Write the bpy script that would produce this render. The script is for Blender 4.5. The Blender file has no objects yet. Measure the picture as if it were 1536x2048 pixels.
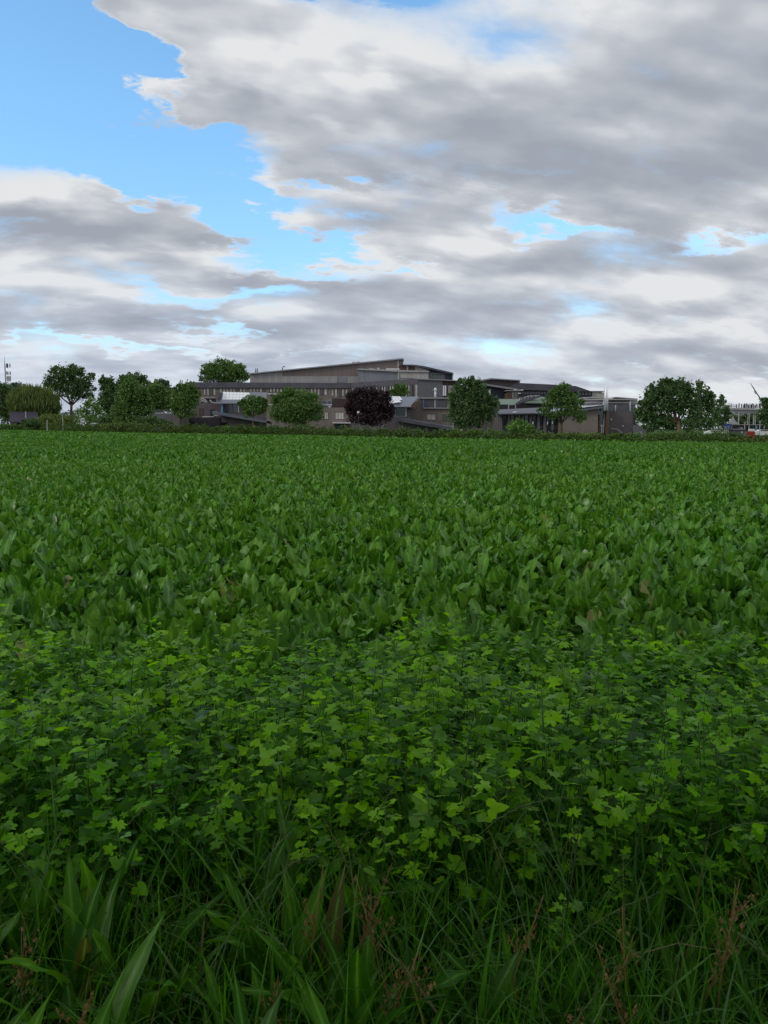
import bpy, math, random
import numpy as np
from mathutils import Vector, Matrix

rnd = random.Random(7)
scene = bpy.context.scene
COL = scene.collection

# ------------------------------------------------------------------ camera
EYE = 1.9
F_PX = 1538.0                      # focal length in pixels of the 1536 x 2048 photograph
PITCH = math.atan((1024 - 853) / F_PX)
ROLL = math.atan(8.0 / 1536)
cam_data = bpy.data.cameras.new('camera')
cam = bpy.data.objects.new('camera', cam_data)
COL.objects.link(cam)
cam_data.sensor_fit = 'VERTICAL'
cam_data.sensor_height = 24.0
cam_data.lens = 24.0 * F_PX / 2048
cam_data.clip_start = 0.05
cam_data.clip_end = 5000
_fwd = Vector((0, math.cos(PITCH), -math.sin(PITCH)))
_right = Vector((1, 0, 0))
_up = _right.cross(_fwd)
_right, _up = (math.cos(ROLL) * _right + math.sin(ROLL) * _up,
               math.cos(ROLL) * _up - math.sin(ROLL) * _right)
cam.matrix_world = Matrix((
    (_right.x, _up.x, -_fwd.x, 0),
    (_right.y, _up.y, -_fwd.y, 0),
    (_right.z, _up.z, -_fwd.z, EYE),
    (0, 0, 0, 1)))
scene.camera = cam


def ray(px, py):
    d = _fwd + _right * ((px - 768) / F_PX) + _up * ((1024 - py) / F_PX)
    return d


def at(px, py, Y):
    """world point at distance Y (along +Y) seen where the photograph has pixel (px, py)"""
    d = ray(px, py)
    t = Y / d.y
    return Vector((d.x * t, Y, EYE + d.z * t))


# ------------------------------------------------------------------ view
scene.view_settings.view_transform = 'Standard'
scene.view_settings.look = 'None'
scene.view_settings.gamma = 1
scene.view_settings.use_curve_mapping = False
scene.view_settings.exposure = 0.8

# ------------------------------------------------------------------ light
SUN_AZ = math.radians(-118)        # left of and behind the camera, behind the cloud
SUN_EL = math.radians(32)
world = bpy.data.worlds.new('World')
scene.world = world
world.cycles.sampling_method = 'MANUAL'
world.cycles.sample_map_resolution = 256
world.use_nodes = True
wt = world.node_tree
wt.nodes.clear()


class N:
    """tiny helper to write shader maths"""
    def __init__(self, tree):
        self.t = tree

    def node(self, kind, **kw):
        n = self.t.nodes.new(kind)
        for k, v in kw.items():
            setattr(n, k, v)
        return n

    def put(self, sock, v):
        if isinstance(v, bpy.types.NodeSocket):
            self.t.links.new(v, sock)
        else:
            sock.default_value = v

    def m(self, op, a, b=0.0, c=0.0, clamp=False):
        n = self.node('ShaderNodeMath', operation=op, use_clamp=clamp)
        self.put(n.inputs[0], a)
        self.put(n.inputs[1], b)
        self.put(n.inputs[2], c)
        return n.outputs[0]

    def add(self, a, b): return self.m('ADD', a, b)
    def sub(self, a, b): return self.m('SUBTRACT', a, b)
    def mul(self, a, b): return self.m('MULTIPLY', a, b)
    def div(self, a, b): return self.m('DIVIDE', a, b)

    def v(self, op, a, b=(0, 0, 0), scale=None):
        n = self.node('ShaderNodeVectorMath', operation=op)
        self.put(n.inputs[0], a)
        self.put(n.inputs[1], b)
        if scale is not None:
            self.put(n.inputs['Scale'], scale)
        return n.outputs['Value'] if op in ('DOT_PRODUCT', 'LENGTH') else n.outputs['Vector']

    def xyz(self, x, y, z=0.0):
        n = self.node('ShaderNodeCombineXYZ')
        self.put(n.inputs[0], x); self.put(n.inputs[1], y); self.put(n.inputs[2], z)
        return n.outputs[0]

    def sep(self, v):
        n = self.node('ShaderNodeSeparateXYZ')
        self.put(n.inputs[0], v)
        return n.outputs[0], n.outputs[1], n.outputs[2]

    def noise(self, vec, scale, detail=4.0, rough=0.5, dist=0.0, lac=2.0, out='Fac', flat=False):
        n = self.node('ShaderNodeTexNoise')
        n.noise_dimensions = '2D' if flat else '3D'
        self.put(n.inputs['Vector'], vec)
        self.put(n.inputs['Scale'], scale)
        self.put(n.inputs['Detail'], detail)
        self.put(n.inputs['Roughness'], rough)
        self.put(n.inputs['Lacunarity'], lac)
        self.put(n.inputs['Distortion'], dist)
        return n.outputs[out]

    def ramp(self, x, lo, hi, a=0.0, b=1.0, smooth=True):
        n = self.node('ShaderNodeMapRange')
        n.interpolation_type = 'SMOOTHSTEP' if smooth else 'LINEAR'
        n.clamp = True
        self.put(n.inputs['Value'], x)
        self.put(n.inputs['From Min'], lo); self.put(n.inputs['From Max'], hi)
        self.put(n.inputs['To Min'], a); self.put(n.inputs['To Max'], b)
        return n.outputs['Result']

    def mix(self, f, a, b, mode='MIX'):
        n = self.node('ShaderNodeMix', data_type='RGBA', blend_type=mode)
        self.put(n.inputs[0], f)
        self.put(n.inputs[6], a if isinstance(a, bpy.types.NodeSocket) else (*a, 1) if len(a) == 3 else a)
        self.put(n.inputs[7], b if isinstance(b, bpy.types.NodeSocket) else (*b, 1) if len(b) == 3 else b)
        return n.outputs[2]


w = N(wt)
tc = w.node('ShaderNodeTexCoord')
D = w.v('NORMALIZE', tc.outputs['Generated'])
dx, dy, dz = w.sep(D)
az = w.m('ARCTAN2', dx, dy)
el = w.m('ARCSINE', dz)
# the cloud deck is a level layer: directions are laid out on a plane overhead
zc = w.add(w.m('MAXIMUM', dz, 0.0), 0.28)
plane = w.xyz(w.div(dx, zc), w.div(dy, zc), 0.0)
# streets of cloud run a little aslant
CS, SN = math.cos(math.radians(14)), math.sin(math.radians(14))
P = w.xyz(w.v('DOT_PRODUCT', plane, (0.60 * CS, 0.60 * SN, 0)), w.v('DOT_PRODUCT', plane, (-SN, CS, 0)), 0.0)
f_mid = w.noise(P, 5.6, 6.0, 0.52, flat=True)
f_low = w.noise(P, 2.7, 2.0, 0.5, flat=True)
n_a = w.noise(w.v('ADD', P, (4.3, 1.7, 0)), 4.2, 3.0, 0.45, flat=True)
fine = w.noise(P, 20.0, 4.0, 0.62, flat=True)
wx = w.add(w.m('MULTIPLY_ADD', f_mid, 0.14, w.mul(n_a, 0.12)), w.mul(fine, 0.07))
wy = w.add(w.m('MULTIPLY_ADD', f_mid, 0.08, w.mul(f_low, 0.03)), w.mul(fine, 0.035))
AE = w.xyz(w.add(az, w.sub(wx, 0.165)), w.add(el, w.sub(wy, 0.0725)), 1.0)


def ang(px, py):
    d = ray(px, py).normalized()
    return math.atan2(d.x, d.y), math.asin(d.z)


def blob(wt_, px, py, rx, ry, tilt=0.0):
    """soft ellipse of sky centred where the photograph has (px, py); radii in photograph pixels"""
    a, e = ang(px, py)
    c_, s_ = math.cos(math.radians(tilt)), math.sin(math.radians(tilt))
    kx, ky = F_PX / rx, F_PX / ry
    x = w.v('DOT_PRODUCT', AE, (c_ * kx, s_ * kx, -(c_ * a + s_ * e) * kx))
    y = w.v('DOT_PRODUCT', AE, (-s_ * ky, c_ * ky, (s_ * a - c_ * e) * ky))
    q = w.m('MULTIPLY_ADD', x, x, w.mul(y, y))
    return w.div(wt_, w.add(w.m('POWER', q, 2.2), 1.0))


def total(specs, start=0.0):
    acc = start
    for s in specs:
        acc = w.add(acc, blob(*s[:6]))
    return acc


# gaps of blue in the deck (weight, x, y, radius x, radius y, tilt, sharpness)
GAPS = [
    (1.15, -30, 180, 280, 170, 0),
    (0.70, 20, 60, 110, 110, -25),
    (0.75, 190, 130, 90, 60, -35),
    (0.92, 310, 300, 165, 56, -25),
    (0.80, 200, 262, 170, 34, 0),
    (0.80, 505, 440, 80, 75, -30),
    (0.75, 630, 508, 110, 26, -12),
    (0.52, 440, 590, 150, 16, 4),
    (0.85, 735, 6, 95, 22, -8),
    (0.60, 640, -70, 130, 50, 0),
    (0.50, 1035, 432, 75, 26, -15),
    (0.42, 1150, 470, 90, 11, -8),
    (0.48, 1435, 494, 100, 13, 6),
    (0.48, 815, 530, 60, 11, -12),
    (0.38, 260, 696, 300, 8, 0),
    (0.35, 420, 668, 120, 10, 0),
    (0.42, 650, 372, 60, 9, -5),
]
# bodies of cloud that stand out in the gaps
BODIES = [
    (1.15, 255, 222, 110, 17, -16),
    (0.70, 400, 222, 80, 22, 0),
    (0.70, 420, 165, 75, 26, 0),
    (0.70, 150, 395, 230, 55, -4),
    (0.55, 480, 498, 110, 10, 0),
    (0.45, 500, 548, 70, 7, 0),
    (0.50, 560, 398, 40, 26, 0),
    (0.85, 270, 15, 190, 48, -22),
    (0.35, 370, 90, 70, 40, -20),
    (0.25, 150, 12, 40, 9, 0),
]
gap = total(GAPS)
body = total(BODIES)
det = w.add(w.add(w.mul(w.sub(f_mid, 0.5), 1.15), w.mul(w.sub(f_low, 0.5), 0.45)), w.mul(w.sub(fine, 0.5), 0.28))
cover = w.add(w.sub(w.add(det, 0.60), gap), body)
alpha = w.ramp(cover, -0.08, 0.50)
thick = w.ramp(cover, 0.10, 0.75)
# relief of the cloud: the same fields looked at a little higher up the sky
up1 = w.noise(w.v('SCALE', P, scale=0.955), 5.6, 4.0, 0.48, flat=True)
here1 = w.noise(P, 5.6, 4.0, 0.48, flat=True)
up2 = w.noise(w.v('ADD', w.v('SCALE', P, scale=0.925), (4.3, 1.7, 0)), 4.2, 3.0, 0.45, flat=True)
flat_ = w.ramp(el, 0.0, 0.30, 0.42, 1.0)
rel = w.mul(w.add(w.mul(w.sub(here1, up1), 1.0), w.mul(w.sub(n_a, up2), 1.1)), flat_)
# broad grey undersides and sunlit shoulders
GREYS = [
    (0.23, 1250, 235, 525, 104, -3),
    (0.21, 1300, 400, 412, 58, -4),
    (0.16, 900, 345, 412, 45, -6),
    (0.10, 760, 250, 325, 39, -6),
    (0.17, 1500, 120, 275, 143, 0),
    (0.07, 760, 580, 187, 28, 0),
    (0.08, 120, 585, 300, 36, 0),
    (0.11, 150, 470, 275, 33, 0),
    (0.07, 700, 655, 412, 33, 0),
    (0.07, 1350, 610, 325, 31, 0),
    (0.10, 900, 500, 250, 31, -8),
    (0.11, 680, 165, 162, 23, 0),
    (0.06, 1000, 720, 750, 32, 0),
]
LIGHTS = [
    (0.25, 1020, 88, 187, 58, -5),
    (0.20, 800, 90, 75, 58, 0),
    (0.20, 430, 60, 212, 58, -20),
    (0.18, 620, 40, 162, 39, -20),
    (0.13, 640, 190, 325, 26, -6),
    (0.18, 430, 165, 100, 26, 0),
    (0.16, 540, 262, 75, 33, 0),
    (0.17, 1440, 540, 112, 54, 0),
    (0.14, 1460, 590, 75, 26, 0),
    (0.16, 905, 655, 32, 15, 0),
    (0.14, 1430, 650, 150, 11, 0),
    (0.11, 940, 440, 150, 20, -10),
    (0.11, 1050, 500, 225, 18, -6),
    (0.14, 200, 500, 325, 13, 0),
    (0.14, 250, 420, 250, 28, -12),
    (0.11, 80, 385, 200, 20, 0),
    (0.11, 620, 390, 112, 20, 0),
    (0.11, 780, 400, 150, 15, 0),
    (0.10, 200, 620, 250, 10, 0),
    (0.10, 1040, 690, 112, 10, 0),
    (0.14, 1330, 800, 150, 33, 0),
    (0.09, 500, 712, 325, 13, 0),
    (0.11, 1200, 790, 375, 28, 0),
    (0.10, 700, 545, 112, 18, 0),
]
lum = w.add(w.mul(rel, 1.75), w.ramp(el, 0.02, 0.22, 0.78, 0.70))
lum = w.sub(lum, total(GREYS))
lum = w.add(lum, total(LIGHTS))
lum = w.sub(lum, w.mul(w.sub(thick, 0.6), 0.34))
rampn = w.node('ShaderNodeValToRGB')
w.put(rampn.inputs[0], lum)
cr = rampn.color_ramp
cr.elements[0].position = 0.0
cr.elements[0].color = (0.365, 0.388, 0.43, 1)
cr.elements[1].position = 1.0
cr.elements[1].color = (0.80, 0.797, 0.78, 1)
for p_, c_ in ((0.3, (0.43, 0.45, 0.49)), (0.55, (0.510, 0.527, 0.560)), (0.8, (0.655, 0.665, 0.68))):
    e_ = cr.elements.new(p_)
    e_.color = (*c_, 1)
cloud_col = rampn.outputs[0]
# low clouds on the right pick up a warmer light, on the left a cooler one
warm = w.ramp(az, -0.1, 0.55, 0.0, 1.0)
lowsky = w.ramp(el, 0.0, 0.25, 1.0, 0.0)
tint = w.mix(w.mul(lowsky, 0.9), (0.975, 1.0, 1.035), w.mix(warm, (0.90, 0.985, 1.13), (0.97, 0.995, 1.05)))
cloud_col = w.mix(1.0, cloud_col, tint, 'MULTIPLY')

sky = w.node('ShaderNodeTexSky')
sky.sky_type = 'NISHITA'
sky.sun_disc = False
sky.sun_elevation = SUN_EL
sky.sun_rotation = SUN_AZ
sky.air_density = 1.0
sky.dust_density = 0.6
sky.ozone_density = 1.6
bg_blue = w.node('ShaderNodeBackground')
w.put(bg_blue.inputs['Color'], w.mix(1.0, sky.outputs[0], w.mix(w.ramp(el, 0.0, 0.42), (0.62, 0.74, 0.85), (0.72, 0.98, 1.04)), 'MULTIPLY'))
bg_blue.inputs['Strength'].default_value = 0.15
bg_cloud = w.node('ShaderNodeBackground')
w.put(bg_cloud.inputs['Color'], cloud_col)
bg_cloud.inputs['Strength'].default_value = 0.574
mixs = w.node('ShaderNodeMixShader')
w.put(mixs.inputs[0], alpha)
wt.links.new(bg_blue.outputs[0], mixs.inputs[1])
wt.links.new(bg_cloud.outputs[0], mixs.inputs[2])
wo = w.node('ShaderNodeOutputWorld')
wt.links.new(mixs.outputs[0], wo.inputs['Surface'])

sun_data = bpy.data.lights.new('sun', 'SUN')
sun_data.energy = 0.5
sun_data.angle = math.radians(14)
sun_data.color = (1.0, 0.95, 0.86)
sun = bpy.data.objects.new('sun', sun_data)
COL.objects.link(sun)
_sd = Vector((math.sin(SUN_AZ) * math.cos(SUN_EL), math.cos(SUN_AZ) * math.cos(SUN_EL), math.sin(SUN_EL)))
sun.rotation_euler = _sd.to_track_quat('Z', 'Y').to_euler()

# ================================================================== helpers
def tag(o, label=None, cat=None, group=None, kind=None):
    for k, v_ in (('label', label), ('category', cat), ('group', group), ('kind', kind)):
        if v_:
            o[k] = v_
    return o


def empty(name, loc, label, cat, group=None, rz=0.0):
    o = bpy.data.objects.new(name, None)
    o.empty_display_size = 0.2
    COL.objects.link(o)
    o.location = loc
    o.rotation_euler = (0, 0, rz)
    return tag(o, label, cat, group)


def make_mesh(name, V, F, mat=None, smooth=False, tint=None, rib=None):
    """V: n x 3; F: list of index arrays, each k x 3 or k x 4 (or ragged lists)"""
    V = np.asarray(V, dtype=np.float32).reshape(-1, 3)
    me = bpy.data.meshes.new(name)
    blocks = [np.asarray(f, dtype=np.int32) for f in F if len(f)] if isinstance(F, list) and len(F) and isinstance(F[0], np.ndarray) else None
    if blocks is None:
        me.from_pydata([tuple(v_) for v_ in V.tolist()], [], [tuple(f) for f in F])
    else:
        loops = np.concatenate([b.ravel() for b in blocks])
        totals = np.concatenate([np.full(len(b), b.shape[1], dtype=np.int32) for b in blocks])
        starts = np.concatenate([[0], np.cumsum(totals)[:-1]]).astype(np.int32)
        me.vertices.add(len(V)); me.vertices.foreach_set('co', V.ravel())
        me.loops.add(len(loops)); me.loops.foreach_set('vertex_index', loops)
        me.polygons.add(len(totals))
        me.polygons.foreach_set('loop_start', starts)
        me.polygons.foreach_set('loop_total', totals)
        me.update(calc_edges=True)
        me.validate()
    if tint is not None:
        at_ = me.attributes.new('tint', 'FLOAT', 'POINT')
        at_.data.foreach_set('value', np.asarray(tint, dtype=np.float32))
    if rib is not None:
        ar_ = me.attributes.new('rib', 'FLOAT', 'POINT')
        ar_.data.foreach_set('value', np.asarray(rib, dtype=np.float32))
    if smooth:
        me.polygons.foreach_set('use_smooth', np.ones(len(me.polygons), dtype=bool))
    if mat is not None:
        me.materials.append(mat)
    return me


def link(name, me, parent=None, loc=None, rot=None, scl=None):
    o = bpy.data.objects.new(name, me)
    COL.objects.link(o)
    if parent is not None:
        o.parent = parent
    if loc is not None:
        o.location = loc
    if rot is not None:
        o.rotation_euler = rot
    if scl is not None:
        o.scale = (scl, scl, scl) if isinstance(scl, (int, float)) else scl
    return o


class MB:
    """collects prisms, boxes and tubes into one mesh (world coordinates)"""
    def __init__(self):
        self.V = []; self.F = []

    def poly(self, pts):
        b = len(self.V); self.V += [tuple(p) for p in pts]; self.F.append(tuple(range(b, b + len(pts)))); return self

    def solid(self, front, back):
        b = len(self.V); n = len(front)
        self.V += [tuple(p) for p in front] + [tuple(p) for p in back]
        self.F.append(tuple(range(b, b + n)))
        self.F.append(tuple(range(b + 2 * n - 1, b + n - 1, -1)))
        for i in range(n):
            j = (i + 1) % n
            self.F.append((b + i, b + n + i, b + n + j, b + j))
        return self

    def prism(self, pts, D, depth):
        """outline in photograph pixels standing at distance D, running back by depth"""
        fr = [at(x, y, D) for x, y in pts]
        return self.solid(fr, [p + Vector((0, depth, 0)) for p in fr])

    def box(self, x0, y0, x1, y1, D, depth):
        a, c = at((x0 + x1) / 2, y0, D), at((x0 + x1) / 2, y1, D)
        xa, xb = at(x0, (y0 + y1) / 2, D).x, at(x1, (y0 + y1) / 2, D).x
        fr = [Vector((xa, D, c.z)), Vector((xb, D, c.z)), Vector((xb, D, a.z)), Vector((xa, D, a.z))]
        return self.solid(fr, [p + Vector((0, depth, 0)) for p in fr])

    def wbox(self, x0, x1, y0, y1, z0, z1):
        fr = [Vector((x0, y0, z0)), Vector((x1, y0, z0)), Vector((x1, y0, z1)), Vector((x0, y0, z1))]
        return self.solid(fr, [p + Vector((0, y1 - y0, 0)) for p in fr])

    def tube(self, pts, rad, n=6, cap=True):
        pts = [Vector(p) for p in pts]
        rad = rad if isinstance(rad, (list, tuple)) else [rad] * len(pts)
        b = len(self.V)
        for i, p in enumerate(pts):
            d = (pts[min(i + 1, len(pts) - 1)] - pts[max(i - 1, 0)]).normalized()
            a_ = d.cross(Vector((0, 0, 1)) if abs(d.z) < 0.9 else Vector((1, 0, 0))).normalized()
            c_ = d.cross(a_)
            for k in range(n):
                t = 2 * math.pi * k / n
                self.V.append(tuple(p + (a_ * math.cos(t) + c_ * math.sin(t)) * rad[i]))
        for i in range(len(pts) - 1):
            for k in range(n):
                j = (k + 1) % n
                self.F.append((b + i * n + k, b + i * n + j, b + (i + 1) * n + j, b + (i + 1) * n + k))
        if cap:
            self.F.append(tuple(range(b + n - 1, b - 1, -1)))
            self.F.append(tuple(range(b + (len(pts) - 1) * n, b + len(pts) * n)))
        return self

    def build(self, name, mat, parent=None, smooth=False, label=None):
        V = np.array(self.V, dtype=np.float32)
        if parent is not None:
            V = V - np.array(parent_world(parent), dtype=np.float32)
        me = make_mesh(name, V, self.F, mat, smooth)
        o = link(name, me, parent)
        if label:
            o['label'] = label
        return o


def parent_world(o):
    p = Vector((0, 0, 0))
    while o is not None:
        p = p + Vector(o.location)
        o = o.parent
    return p


# ------------------------------------------------------------------ materials
def mat_new(name):
    m = bpy.data.materials.new(name)
    m.use_nodes = True
    m.node_tree.nodes.clear()
    n = N(m.node_tree)
    out = n.node('ShaderNodeOutputMaterial')
    return m, n, out


def solid_mat(name, col, rough=0.7, var=0.12, scale=1.5, metal=0.0, spec=0.4, bump=0.0, streak=False):
    m, n, out = mat_new(name)
    tcn = n.node('ShaderNodeTexCoord')
    vec = tcn.outputs['Object']
    if streak:
        vec = n.v('MULTIPLY', vec, (1.0, 1.0, 0.15))
    f = n.noise(vec, scale, 5.0, 0.6)
    lo = tuple(c * (1 - var) for c in col)
    hi = tuple(min(1, c * (1 + var)) for c in col)
    c = n.mix(n.ramp(f, 0.3, 0.7), lo, hi)
    b = n.node('ShaderNodeBsdfPrincipled')
    n.put(b.inputs['Base Color'], c)
    n.put(b.inputs['Roughness'], rough)
    n.put(b.inputs['Metallic'], metal)
    n.put(b.inputs['Specular IOR Level'], spec)
    if bump:
        bp = n.node('ShaderNodeBump')
        bp.inputs['Strength'].default_value = bump
        n.put(bp.inputs['Height'], n.noise(vec, scale * 8, 4.0))
        n.put(b.inputs['Normal'], bp.outputs[0])
    n.t.links.new(b.outputs[0], out.inputs['Surface'])
    return m


def brick_mat(name, col, mortar):
    col = tuple(c * 1.5 for c in col)
    mortar = tuple(c * 1.5 for c in mortar)
    m, n, out = mat_new(name)
    tcn = n.node('ShaderNodeTexCoord')
    x, y, z = n.sep(tcn.outputs['Object'])
    bt = n.node('ShaderNodeTexBrick')
    n.put(bt.inputs['Vector'], n.xyz(n.add(x, y), z, 0.0))
    bt.inputs['Scale'].default_value = 1.0
    bt.inputs['Brick Width'].default_value = 0.24
    bt.inputs['Row Height'].default_value = 0.075
    bt.inputs['Mortar Size'].default_value = 0.008
    bt.inputs['Color1'].default_value = (*[c * 0.8 for c in col], 1)
    bt.inputs['Color2'].default_value = (*[c * 1.2 for c in col], 1)
    bt.inputs['Mortar'].default_value = (*mortar, 1)
    f = n.noise(tcn.outputs['Object'], 0.35, 6.0, 0.65)
    st = n.noise(n.v('MULTIPLY', tcn.outputs['Object'], (1.2, 1.2, 0.12)), 1.0, 4.0, 0.6)
    c = n.mix(n.ramp(f, 0.25, 0.75, 0.0, 0.5), bt.outputs['Color'], n.mix(1.0, bt.outputs['Color'], (0.72, 0.72, 0.74), 'MULTIPLY'))
    c = n.mix(n.ramp(st, 0.45, 0.75, 0.0, 0.35), c, n.mix(1.0, c, (0.6, 0.6, 0.62), 'MULTIPLY'))
    b = n.node('ShaderNodeBsdfPrincipled')
    n.put(b.inputs['Base Color'], c)
    b.inputs['Roughness'].default_value = 0.85
    b.inputs['Specular IOR Level'].default_value = 0.25
    n.t.links.new(b.outputs[0], out.inputs['Surface'])
    return m


def clad_mat(name, col, pitch=0.6, rough=0.5, var=0.15):
    """profiled sheet cladding: vertical sheets with narrow joints and rain streaks"""
    col = tuple(c * 1.3 for c in col)
    m, n, out = mat_new(name)
    tcn = n.node('ShaderNodeTexCoord')
    x, y, z = n.sep(tcn.outputs['Object'])
    u = n.div(n.add(x, y), pitch)
    sheet = n.m('FLOOR', u)
    wn = n.node('ShaderNodeTexWhiteNoise', noise_dimensions='1D')
    n.put(wn.inputs['W'], sheet)
    fr = n.m('FRACT', u)
    joint = n.m('LESS_THAN', fr, 0.07)
    f = n.noise(n.v('MULTIPLY', tcn.outputs['Object'], (1.0, 1.0, 0.1)), 1.1, 5.0, 0.65)
    k = n.add(n.mul(n.sub(wn.outputs['Value'], 0.5), var), n.mul(n.sub(f, 0.5), var * 2.2))
    c = n.mix(n.ramp(k, -0.2, 0.2), tuple(q * 0.82 for q in col), tuple(q * 1.18 for q in col))
    c = n.mix(n.mul(joint, 0.5), c, tuple(q * 0.4 for q in col))
    b = n.node('ShaderNodeBsdfPrincipled')
    n.put(b.inputs['Base Color'], c)
    b.inputs['Roughness'].default_value = rough
    n.t.links.new(b.outputs[0], out.inputs['Surface'])
    return m


def glass_mat(name, col=(0.03, 0.035, 0.045), rough=0.12):
    m, n, out = mat_new(name)
    tcn = n.node('ShaderNodeTexCoord')
    f = n.noise(tcn.outputs['Object'], 0.8, 2.0)
    b = n.node('ShaderNodeBsdfPrincipled')
    n.put(b.inputs['Base Color'], n.mix(f, tuple(c * 0.6 for c in col), tuple(c * 1.4 for c in col)))
    b.inputs['Roughness'].default_value = rough
    b.inputs['Specular IOR Level'].default_value = 0.9
    n.t.links.new(b.outputs[0], out.inputs['Surface'])
    return m


def leaf_mat(name, dark, light, odd=None, trans=0.3, rough=0.42, spec=0.5, vein=0.0, back=1.25, noise_scale=30.0, hue_noise=None, odd_share=0.03):
    """leaf: colour by leaf (tint attribute + object random), mottling, gloss on top, some light through"""
    m, n, out = mat_new(name)
    at_ = n.node('ShaderNodeAttribute', attribute_name='tint')
    oi = n.node('ShaderNodeObjectInfo')
    t = n.m('FRACT', n.add(at_.outputs['Fac'], oi.outputs['Random']))
    tcn = n.node('ShaderNodeTexCoord')
    mott = n.noise(tcn.outputs['Object'], noise_scale, 2.0, 0.6)
    k = n.m('MULTIPLY_ADD', n.sub(mott, 0.5), 0.5, t)
    c = n.mix(n.m('MINIMUM', n.m('MAXIMUM', k, 0.0), 1.0), dark, light)
    if hue_noise:
        geo = n.node('ShaderNodeNewGeometry')
        big = n.noise(geo.outputs['Position'], hue_noise[0], 3.0, 0.6)
        c = n.mix(n.ramp(big, 0.38, 0.66), c, n.mix(1.0, c, hue_noise[1], 'MULTIPLY'))
    if odd:
        c = n.mix(n.m('LESS_THAN', n.m('FRACT', n.mul(t, 7.13)), odd_share), c, odd)
    if vein:
        rb = n.node('ShaderNodeAttribute', attribute_name='rib')
        c = n.mix(n.mul(n.m('POWER', rb.outputs['Fac'], 7.0), vein), c, tuple(min(1, q * 1.7 + 0.05) for q in light))
    b = n.node('ShaderNodeBsdfPrincipled')
    n.put(b.inputs['Base Color'], c)
    # some leaves are waxier than others
    wax = n.ramp(n.m('FRACT', n.mul(t, 3.71)), 0.55, 0.95)
    n.put(b.inputs['Roughness'], n.ramp(wax, 0, 1, rough + 0.06, rough - 0.10))
    n.put(b.inputs['Specular IOR Level'], n.ramp(wax, 0, 1, spec * 0.6, spec * 1.5))
    if trans:
        tr = n.node('ShaderNodeBsdfTranslucent')
        n.put(tr.inputs['Color'], n.mix(1.0, c, (1.5 * back, 1.5 * back, 0.6 * back), 'MULTIPLY'))
        mx = n.node('ShaderNodeMixShader')
        mx.inputs[0].default_value = trans
        n.t.links.new(b.outputs[0], mx.inputs[1])
        n.t.links.new(tr.outputs[0], mx.inputs[2])
        n.t.links.new(mx.outputs[0], out.inputs['Surface'])
    else:
        n.t.links.new(b.outputs[0], out.inputs['Surface'])
    return m


BEET = leaf_mat('beet_leaf', (0.034, 0.125, 0.010), (0.142, 0.315, 0.034), odd=(0.26, 0.27, 0.10), trans=0.20, rough=0.44, spec=0.34,
                noise_scale=25.0, hue_noise=(0.35, (0.82, 0.95, 0.95)), odd_share=0.003, vein=0.6)
BEETRIB = solid_mat('beet_stalk', (0.13, 0.22, 0.07), 0.45)
WEED = leaf_mat('lobed_leaf', (0.036, 0.145, 0.003), (0.320, 0.640, 0.002), trans=0.42, rough=0.42, spec=0.30,
                noise_scale=30.0, hue_noise=(1.1, (0.60, 0.80, 1.2)))
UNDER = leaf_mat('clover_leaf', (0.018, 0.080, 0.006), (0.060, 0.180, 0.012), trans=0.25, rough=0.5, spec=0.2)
STEM = solid_mat('green_stem', (0.060, 0.130, 0.018), 0.5, 0.3, 20.0)
DARKSTEM = solid_mat('dark_stem', (0.035, 0.055, 0.016), 0.6, 0.3, 20.0)
GRASS = leaf_mat('grass_blade', (0.022, 0.098, 0.004), (0.090, 0.275, 0.008), odd=(0.20, 0.16, 0.07), trans=0.32, rough=0.42, noise_scale=15.0, odd_share=0.03)
DOCK = leaf_mat('dock_leaf', (0.028, 0.112, 0.006), (0.095, 0.260, 0.010), odd=(0.09, 0.085, 0.02), vein=0.7, trans=0.28, rough=0.42, spec=0.3, noise_scale=18.0, odd_share=0.03)
SEED = leaf_mat('dock_seed', (0.17, 0.100, 0.040), (0.38, 0.25, 0.10), trans=0.2, rough=0.8, spec=0.2)
RYE = leaf_mat('rye_seed', (0.10, 0.15, 0.05), (0.24, 0.27, 0.12), trans=0.2, rough=0.7, spec=0.3)

# ================================================================== ground
EDGE = [(-150, 262), (-107, 215), (-42, 139), (-13, 120), (2, 99), (13.6, 90.5), (23, 83.5), (40, 79.5), (75, 64), (120, 45)]


def edge_y(x):
    for (xa, ya), (xb, yb) in zip(EDGE, EDGE[1:]):
        if xa <= x <= xb:
            return ya + (yb - ya) * (x - xa) / (xb - xa)
    return EDGE[0][1] if x < EDGE[0][0] else EDGE[-1][1]


def edge_y_np(x):
    return np.interp(x, [e[0] for e in EDGE], [e[1] for e in EDGE])


def sstep(a, b, x):
    t = np.clip((x - a) / (b - a), 0, 1)
    return t * t * (3 - 2 * t)


def ground_z(x, y):
    return 0.25 * (1 - sstep(2.4, 6.0, y))


def ground_mat(name, c1, c2, scale, bump=0.4):
    m, n, out = mat_new(name)
    geo = n.node('ShaderNodeNewGeometry')
    f = n.noise(geo.outputs['Position'], scale, 8.0, 0.65)
    g = n.noise(geo.outputs['Position'], scale * 0.06, 3.0, 0.6)
    c = n.mix(n.ramp(n.add(f, n.mul(n.sub(g, 0.5), 0.6)), 0.3, 0.7), c1, c2)
    b = n.node('ShaderNodeBsdfPrincipled')
    n.put(b.inputs['Base Color'], c)
    b.inputs['Roughness'].default_value = 0.95
    b.inputs['Specular IOR Level'].default_value = 0.1
    bp = n.node('ShaderNodeBump')
    bp.inputs['Strength'].default_value = bump
    n.put(bp.inputs['Height'], f)
    n.put(b.inputs['Normal'], bp.outputs[0])
    n.t.links.new(b.outputs[0], out.inputs['Surface'])
    return m


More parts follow.
